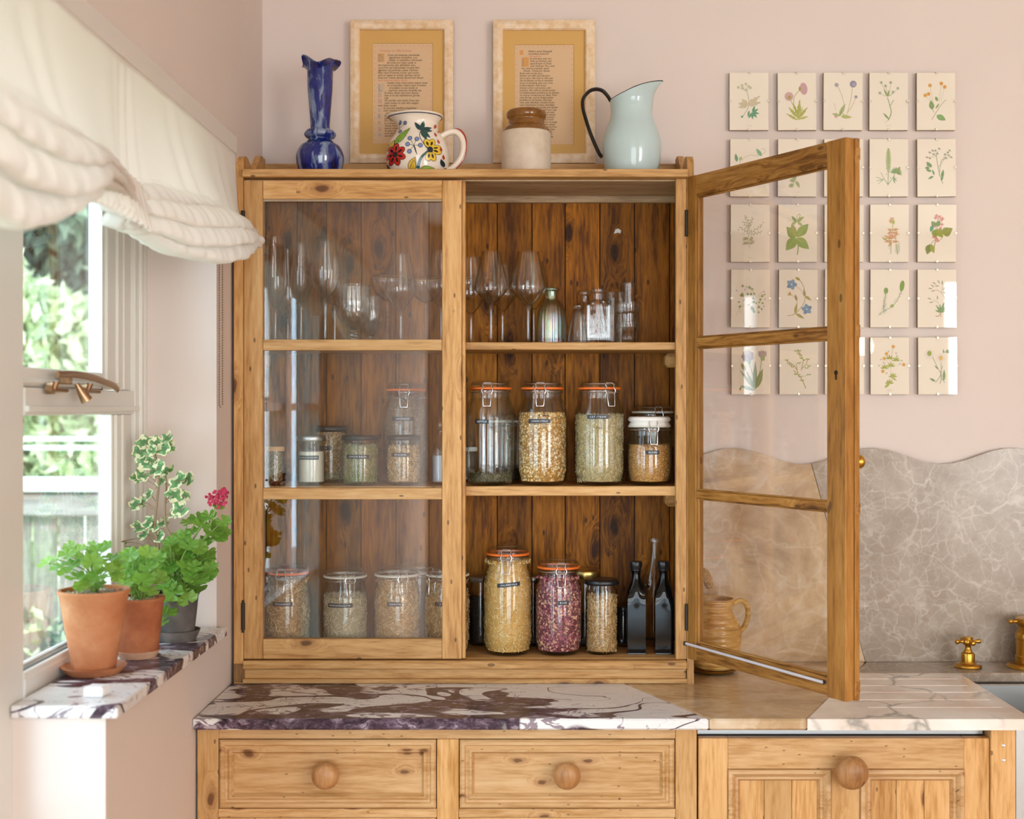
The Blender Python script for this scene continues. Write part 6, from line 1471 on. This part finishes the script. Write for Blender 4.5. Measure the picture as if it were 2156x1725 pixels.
g.build('seed_head', DG, t2, True)
t = thing('brass_dish', (PX(1502, 3.05), 3.05, TOPZ), 'round gilt rimmed dish under the tan ribbed jug', 'dish')
g = G(); g.lathe(smoothprof([(0, .0006), (30*k5, .0006), (44*k5, .003), (51*k5, .009), (53*k5, .0112), (50*k5, .0105), (42*k5, .006), (0, .0045)], 4), 48, rf=lambda a, j, z: 1+(.006*math.sin(a*30) if z > .006 else 0)); g.build('dish_body', plain('gilt_dish', '#b88a34', .3, .9), t, 50)

def crosshead(g, z, r=.033, h=0):
    for a in (.12, PI/2+.12, PI+.12, 3*PI/2+.12):
        M = Matrix.Translation((0, 0, z)) @ Matrix.Rotation(a, 4, 'Z') @ Matrix.Rotation(PI/2, 4, 'Y')
        g.lathe(smoothprof([(0, 0), (.0058, .004), (.0042, .014), (.0034, r-.012), (.0044, r-.009), (.0058, r-.004), (.0048, r), (0, r+.0015)], 4), 16, M)
kt = 3.10/F
t = thing('brass_tap_valve', (PX(2038, 3.10), 3.10, TOPZ), 'short brass cross-handled tap valve on the marble ledge', 'tap')
hh = lambda y: PZ(y, 3.10)-TOPZ
g = G(); g.lathe(smoothprof([(0, 0.0003), (26*kt, .0004), (27*kt, .004), (25*kt, .008), (17*kt, .010), (15*kt, .013)], 4)+[(14*kt, .014), (14*kt, hh(1378)), (13*kt, hh(1375)), (9*kt, hh(1373)), (8*kt, hh(1369)), (6*kt, hh(1366)), (6*kt, hh(1361)), (10*kt, hh(1354)), (0, hh(1354))], 40); g.build('valve_body', BRASS, t, 40)
g = G(); g.lathe(smoothprof([(6*kt, hh(1360)), (12*kt, hh(1354)), (11*kt, hh(1347)), (9.5*kt, hh(1345)), (9.5*kt, hh(1341)), (0, hh(1341))], 4), 32); crosshead(g, hh(1351), 27*kt); g.build('cross_handle', BRASS, t, 50)
t = thing('brass_tap_column', (PX(2170, 3.10), 3.10, TOPZ), 'tall brass tap column with cross handle at the right edge', 'tap')
g = G(); g.lathe(smoothprof([(0, 0.0003), (46*kt, .0004), (47*kt, .004), (44*kt, .009), (33*kt, .012)], 4)+[(31*kt, .013), (31*kt, hh(1381)), (29*kt, hh(1379)), (29.5*kt, hh(1345)), (30.5*kt, hh(1344)), (30.5*kt, hh(1336)), (27*kt, hh(1328)), (24*kt, hh(1325)), (24*kt, hh(1319)), (0, hh(1319))], 40); g.build('column_body', BRASS, t, 40)
g = G(); g.lathe(smoothprof([(22*kt, hh(1320)), (30*kt, hh(1312)), (31*kt, hh(1306)), (28*kt, hh(1302)), (0, hh(1301))], 4), 32); crosshead(g, hh(1308), 48*kt); g.build('cross_handle', BRASS, t, 50)

# pendant lamp in the room behind the viewer, seen as a warm glint in one print
t = thing('pendant_lamp', (1.525, .45, 1.80), 'small warm glowing pendant lamp hanging in the room, mirrored in a botanical print', 'lamp')
e = N('warm_bulb'); em = e.n('Emission'); em.inputs[0].default_value = (1, .72, .38, 1); em.inputs[1].default_value = 30; e.l(em.outputs[0], e.out.inputs[0])
g = G(); g.lathe(smoothprof([(0, -.02), (.035, -.01), (.05, .025), (.035, .065), (.012, .08)], 5), 24); g.build('bulb', e.m, t, True)
g = G(); g.tube([(0, 0, .08), (0, 0, CZ-1.78)], .004, 8); g.build('cord', BLACKP, t, True)
g = G(); g.lathe(smoothprof([(.02, .12), (.05, .11), (.10, .08), (.12, .055), (.118, .055), (.095, .085), (.04, .112)], 4), 32); g.build('shade', BRASS, t, True)
# ------------------------------------------------------------------ potted plants on the sill
SZ = 1.0727
def pot(name, cx, Y, r0, r1, h, mat, label, sauc, smat, rimw=.006, rough=0):
    t = thing(name, (PX(cx, Y), Y, SZ), label, 'plant pot')
    sr, sh = sauc
    g = G(); g.lathe([(0, .0005), (sr*.80, .0005), (sr*.97, sh*.85), (sr*1.0, sh), (sr*.95, sh), (sr*.78, sh*.45), (0, sh*.4)], 48); o = g.build('saucer', smat, t, 40)
    z0 = sh*.45
    prof = [(0, z0), (r0*.96, z0), (r0, z0+.003), (r0+(r1-r0)*.5, z0+(h-z0)*.5), (r1*.97, h-rimw*1.6), (r1*1.02, h-rimw), (r1*1.03, h-.002), (r1*1.01, h), (r1*.92, h), (r1*.90, h-.010), (0, h-.010)]
    g = G(); g.lathe(prof, 56); g.build('clay_pot', mat, t, 35)
    g = G(); g.lathe([(r1*.895, h-.011), (r1*.7, h-.006), (0, h-.004)], 24, zf=lambda a, j, r: .0015*math.sin(a*5+j)); 
    for i in range(70):
        a = random.uniform(0, 6.3); rr = r1*.8*random.random()**.5; s_ = random.uniform(.0025, .005)
        g.add([(rr*math.cos(a)+x*s_, rr*math.sin(a)+y*s_, h-.005+z*s_*.7) for x, y, z in ((1, 0, 0), (0, 1, 0), (-1, 0, 0), (0, -1, 0), (0, 0, 1))], [(0, 1, 4), (1, 2, 4), (2, 3, 4), (3, 0, 4)])
    o = g.build('gritty_soil', SOIL, t, 30); o['kind'] = 'stuff'
    return t
random.seed(17)
def lobed(n_l=7, seed=0, cup=.25, depth=.22):
    """rounded geranium leaf, petiole notch at -X, unit radius"""
    rnd = random.Random(seed); N_ = 42; ring = []
    for i in range(N_):
        t = i/(N_-1); a = -PI*.93+2*PI*.93*t
        r = 1-depth*(.5+.5*math.cos(a*n_l*1.02+PI))+.025*math.sin(a*17+seed); r *= (1-.18*math.exp(-((abs(a)-PI*.93)/.25)**2))
        ring.append((r*math.cos(a), r*math.sin(a), a))
    vs = [(0, 0, -.06)]
    for q in (.45, .80, 1.0):
        for x, y, a in ring:
            rr = math.hypot(x, y)*q; vs.append((x*q, y*q, cup*rr*rr*.7+.09*q*math.cos(a*n_l)*rr+rnd.uniform(-.02, .02)-.06))
    fs = [(0, 1+i, 2+i) for i in range(N_-1)]+[(1+k*N_+i, 1+(k+1)*N_+i, 2+(k+1)*N_+i, 2+k*N_+i) for k in (0, 1) for i in range(N_-1)]
    return vs, fs, N_
LMESH = {}
def leafobj(parent, kind, loc, normal, size, spin, mat):
    key = (kind, mat.name)
    if key not in LMESH:
        seedk = hash(kind) if not isinstance(kind, tuple) else kind[1]
        vs, fs, N_ = lobed(5 if kind[0] == 'ivy' else 7, seedk, .25 if kind[0] != 'ivy' else .15, .20 if kind[0] == 'ivy' else .13)
        g = G()
        if kind[0] == 'ivy':
            g.add(vs, fs[:N_-1], lin('#5f8a58')); 
            M_ = N_-1
            for i, f in enumerate(fs[M_:]):
                rg = i//M_; a = (i % M_)/M_*2*PI
                cream = (rg == 1 and math.sin(a*3+seedk*1.7) > -.75) or (rg == 0 and math.sin(a*2+seedk) > .55)
                g.f.append(f); g.m.append(0); g.c.append(lin('#ece8c0') if cream else lin('#6c9a5c') if math.sin(a*5+seedk) > 0 else lin('#84ab74'))
        else: g.add(vs, fs)
        o = g.build('leaf', mat, None, 70); LMESH[key] = o.data; bpy.data.objects.remove(o)
    o = bpy.data.objects.new('leaf', LMESH[key]); C.objects.link(o); o.parent = parent
    nrm = Vector(normal).normalized(); q = nrm.to_track_quat('Z', 'Y'); o.rotation_mode = 'QUATERNION'
    o.rotation_quaternion = q @ Euler((0, 0, spin)).to_quaternion(); o.location = loc; o.scale = (size,)*3
    return o
def plant(name, cx, Y, h, label, leaves, mat, kind='ger', stems=True, cat='potted plant', stemmat=None, seed=1):
    """leaves given as (px, py, depth offset, radius in px)"""
    t = thing(name, (PX(cx, Y), Y, SZ+h-.006), label, cat); random.seed(seed)
    g = G(); root = Vector((0, 0, 0))
    for i, (x, y, dy_, r) in enumerate(leaves):
        p = Vector(P(x, y, Y+dy_))-Vector(t.location); k = (Y+dy_)/F
        nv = Vector((p.x*3+random.uniform(-.25, .25), -.45+random.uniform(-.35, .25), .75+random.uniform(-.2, .3)))
        sp = random.uniform(0, 2*PI); leafobj(t, (kind, i % 4), p, nv, r*k, sp, mat)
        b = Vector((random.uniform(-.01, .01), random.uniform(-.01, .01), 0)); m = (b+p)*.5+Vector((p.x*-.15, 0, .012))
        g.tube(smoothprof([tuple(b), tuple(m), tuple(p)], 4), .0011, 5)
    g.build('stems', stemmat or STEM, t, True)
    return t
def cloudl(cx, cy, rx, ry, n, r0, r1, dz, seed):
    rnd = random.Random(seed); out = []
    for i in range(n):
        a = i*2.399+rnd.uniform(-.3, .3); q = math.sqrt((i+.5)/n)
        out.append((cx+rx*q*math.cos(a), cy+ry*q*math.sin(a), rnd.uniform(-dz, dz), rnd.uniform(r0, r1)))
    return out
Y1, Y2, Y3 = 2.30, 2.445, 2.625
k1, k2, k3 = Y1/F, Y2/F, Y3/F
pot('terracotta_pot', 198, Y1, 44*k1, 72*k1, PZ(1246, Y1-.03)-SZ, TERRA, 'orange terracotta pot on its saucer, the nearest of the three on the sill', (67*k1, .014), TERRA)
pot('terracotta_pot', 291, Y2, 41*k2, 53*k2, PZ(1262, Y2-.03)-SZ, TERRA2, 'dark reddish clay pot in a pale saucer, the middle one of the three', (46*k2, .015), TERRA3)
pot('grey_clay_pot', 372, Y3, 36*k3, 46*k3, PZ(1250, Y3-.03)-SZ, TERRAG, 'grey weathered clay pot and saucer at the far end of the sill', (49*k3, .022), TERRAG)
lv = [(95, 1185, -.01, 19), (118, 1178, 0, 22), (140, 1168, -.02, 20), (150, 1190, -.03, 24), (165, 1160, .01, 20), (180, 1172, -.02, 25), (195, 1185, -.04, 24), (205, 1160, 0, 20), (160, 1215, -.05, 24), (182, 1225, -.05, 22), (205, 1212, -.05, 22), (225, 1195, -.02, 22), (232, 1175, .01, 20), (245, 1200, .0, 20), (222, 1150, .02, 16), (145, 1150, .02, 15), (170, 1235, -.04, 18), (120, 1195, .02, 18), (212, 1232, -.03, 15), (250, 1180, .02, 18), (135, 1205, -.01, 17), (190, 1150, .03, 15), (248, 1215, -.01, 16)]
plant('geranium', 198, Y1, PZ(1246, Y1-.03)-SZ, 'bushy bright green geranium growing in the nearest orange pot', lv, LEAF, seed=3)
lv = cloudl(290, 1205, 52, 50, 26, 17, 25, .03, 5)+[(268, 1165, 0, 18), (312, 1245, -.05, 24), (300, 1222, -.05, 24), (262, 1228, -.04, 20)]
plant('geranium', 291, Y2, PZ(1262, Y2-.03)-SZ, 'green geranium in the dark reddish pot, between the other two plants', lv, LEAF, seed=4)
lv = cloudl(385, 1190, 60, 62, 46, 16, 25, .045, 7)+[(350, 1290, -.06, 26), (332, 1265, -.06, 24), (395, 1262, -.06, 24), (425, 1225, -.04, 26), (438, 1205, -.02, 24), (365, 1250, -.06, 24), (340, 1310, -.06, 18),
  (405, 1120, 0, 20), (425, 1105, -.01, 22), (448, 1120, 0, 22), (462, 1130, 0, 20), (470, 1098, 0, 18), (440, 1085, 0, 17), (415, 1090, .01, 18), (455, 1105, .02, 18), (460, 1068, 0, 14), (395, 1100, .02, 18), (472, 1118, .01, 17), (430, 1140, 0, 18)]
t3 = plant('flowering_geranium', 372, Y3, PZ(1250, Y3-.03)-SZ, 'leafy geranium with deep red flowers in the grey pot beside the cupboard', lv, LEAF, seed=6)
O3 = Vector(t3.location)
def W3(x, y, d=0): return tuple(Vector(P(x, y, Y3+d))-O3)
g = G(); g.tube(smoothprof([W3(372, 1245), W3(400, 1180), W3(432, 1130), W3(458, 1062)], 5), [.003]*8+[.0018]*8, 8); g.build('flower_stem', STEM, t3, True)
RED = plain('crimson_petal', '#a8123c', .6); random.seed(9)
pm = None
for (x, y) in ((440, 1046), (449, 1052), (455, 1040), (466, 1036), (474, 1044), (460, 1052), (470, 1034), (462, 1064), (476, 1038), (445, 1058), (470, 1058), (456, 1066)):
    for q in range(4):
        a = q*PI/2+random.uniform(-.4, .4); px_, py_ = x+6*math.cos(a), y+5*math.sin(a)
        if pm is None:
            g = G(); g.add([(0, 0, 0), (.55, .42, .08), (.95, .3, .16), (1.0, -.05, .16), (.85, -.38, .14), (.5, -.42, .06)], [(0, 1, 2), (0, 2, 3), (0, 3, 4), (0, 4, 5)]); o = g.build('petal', RED, t3, 60); pm = o.data
        else: o = bpy.data.objects.new('petal', pm); C.objects.link(o); o.parent = t3
        o.location = W3(x, y, random.uniform(-.012, .012)); o.scale = (9*k3,)*3
        o.rotation_euler = (PI/2+random.uniform(-.5, .5), -a, random.uniform(-.5, .5))
# variegated climber in the same grey pot
lv = [(352, 922, 0, 15), (330, 935, 0, 16), (305, 932, 0, 17), (295, 950, 0, 16), (320, 948, -.01, 13), (345, 945, -.01, 15), (358, 940, 0, 13), (305, 972, 0, 18), (335, 985, -.02, 16), (352, 992, 0, 16), (300, 1000, 0, 14), (286, 1008, 0, 12), (318, 968, 0, 13), (375, 1012, -.02, 21), (395, 1010, 0, 16), (365, 1042, -.02, 17), (388, 1045, .01, 12), (312, 1042, 0, 13), (285, 1062, 0, 13), (297, 1058, .01, 12), (380, 1072, -.01, 18), (368, 1080, 0, 14), (290, 1110, 0, 14), (312, 1100, 0, 15), (302, 1125, 0, 14), (325, 1108, 0, 12), (240, 1140, .0, 16), (255, 1150, .01, 14), (335, 1130, 0, 13), (345, 1100, .01, 13), (340, 1015, 0, 12), (325, 995, .01, 12)]
ti = plant('variegated_climber', 366, Y3+.01, PZ(1250, Y3-.03)-SZ, 'tall cream and green variegated climber rising behind the red geranium', [], VLEAF, kind='ivy', seed=8)
OI = Vector(ti.location); YI = Y3+.01
def WI(x, y, d=0): return tuple(Vector(P(x, y, YI+d))-OI)
random.seed(14)
g = G()
st1 = [WI(345, 1245), WI(335, 1160), WI(326, 1110), WI(330, 1060), WI(334, 1010), WI(326, 960), WI(322, 935)]
st2 = [WI(372, 1245), WI(368, 1150), WI(350, 1110), WI(347, 1070), WI(350, 1030), WI(348, 1000)]
for ch in list(ti.children): bpy.data.objects.remove(ch)
g.tube(smoothprof(st1, 5), .0024, 8); g.tube(smoothprof(st2, 5), .0024, 8)
for i, (x, y, d, r) in enumerate(lv):
    k = YI/F; p = Vector(WI(x, y, d))
    leafobj(ti, ('ivy', i % 5), p, (random.uniform(-.7, .5), -.9, random.uniform(.1, .9)), r*k*1.2, random.uniform(0, 2*PI), VLEAF)
    sx = 328 if x < 345 else 349; q = Vector(WI(sx, y+14)); g.tube([tuple(q), tuple((q+p)*.5+Vector((0, 0, .004))), tuple(p)], .0009, 5)
g.tube(smoothprof([WI(350, 1180), WI(310, 1135), WI(250, 1142)], 5), .001, 5)
g.build('vine_stems', STEMB, ti, True)
# little white block on the sill
o = G(); o.rings(0, 0, 0, 0, [], fill=False) if False else None
g = G(); bmv = [(-.017, -.014), (.015, -.016), (.018, .012), (-.013, .016)]
g.add([(x*s_, y*s_, z) for z, s_ in ((0, 1), (.010, 1.04), (.017, .95)) for x, y in bmv], [(0, 3, 2, 1), (8, 9, 10, 11)]+[(j*4+i, j*4+(i+1) % 4, j*4+4+(i+1) % 4, j*4+4+i) for j in (0, 1) for i in range(4)])
o = g.build('white_stone_block', plain('white_stone', '#eeeaea', .5), None, bevel=.002, loc=(PX(203, 2.12), 2.12, SZ)); tag(o, 'small white stone block on the sill in front of the orange pot', 'ornament')
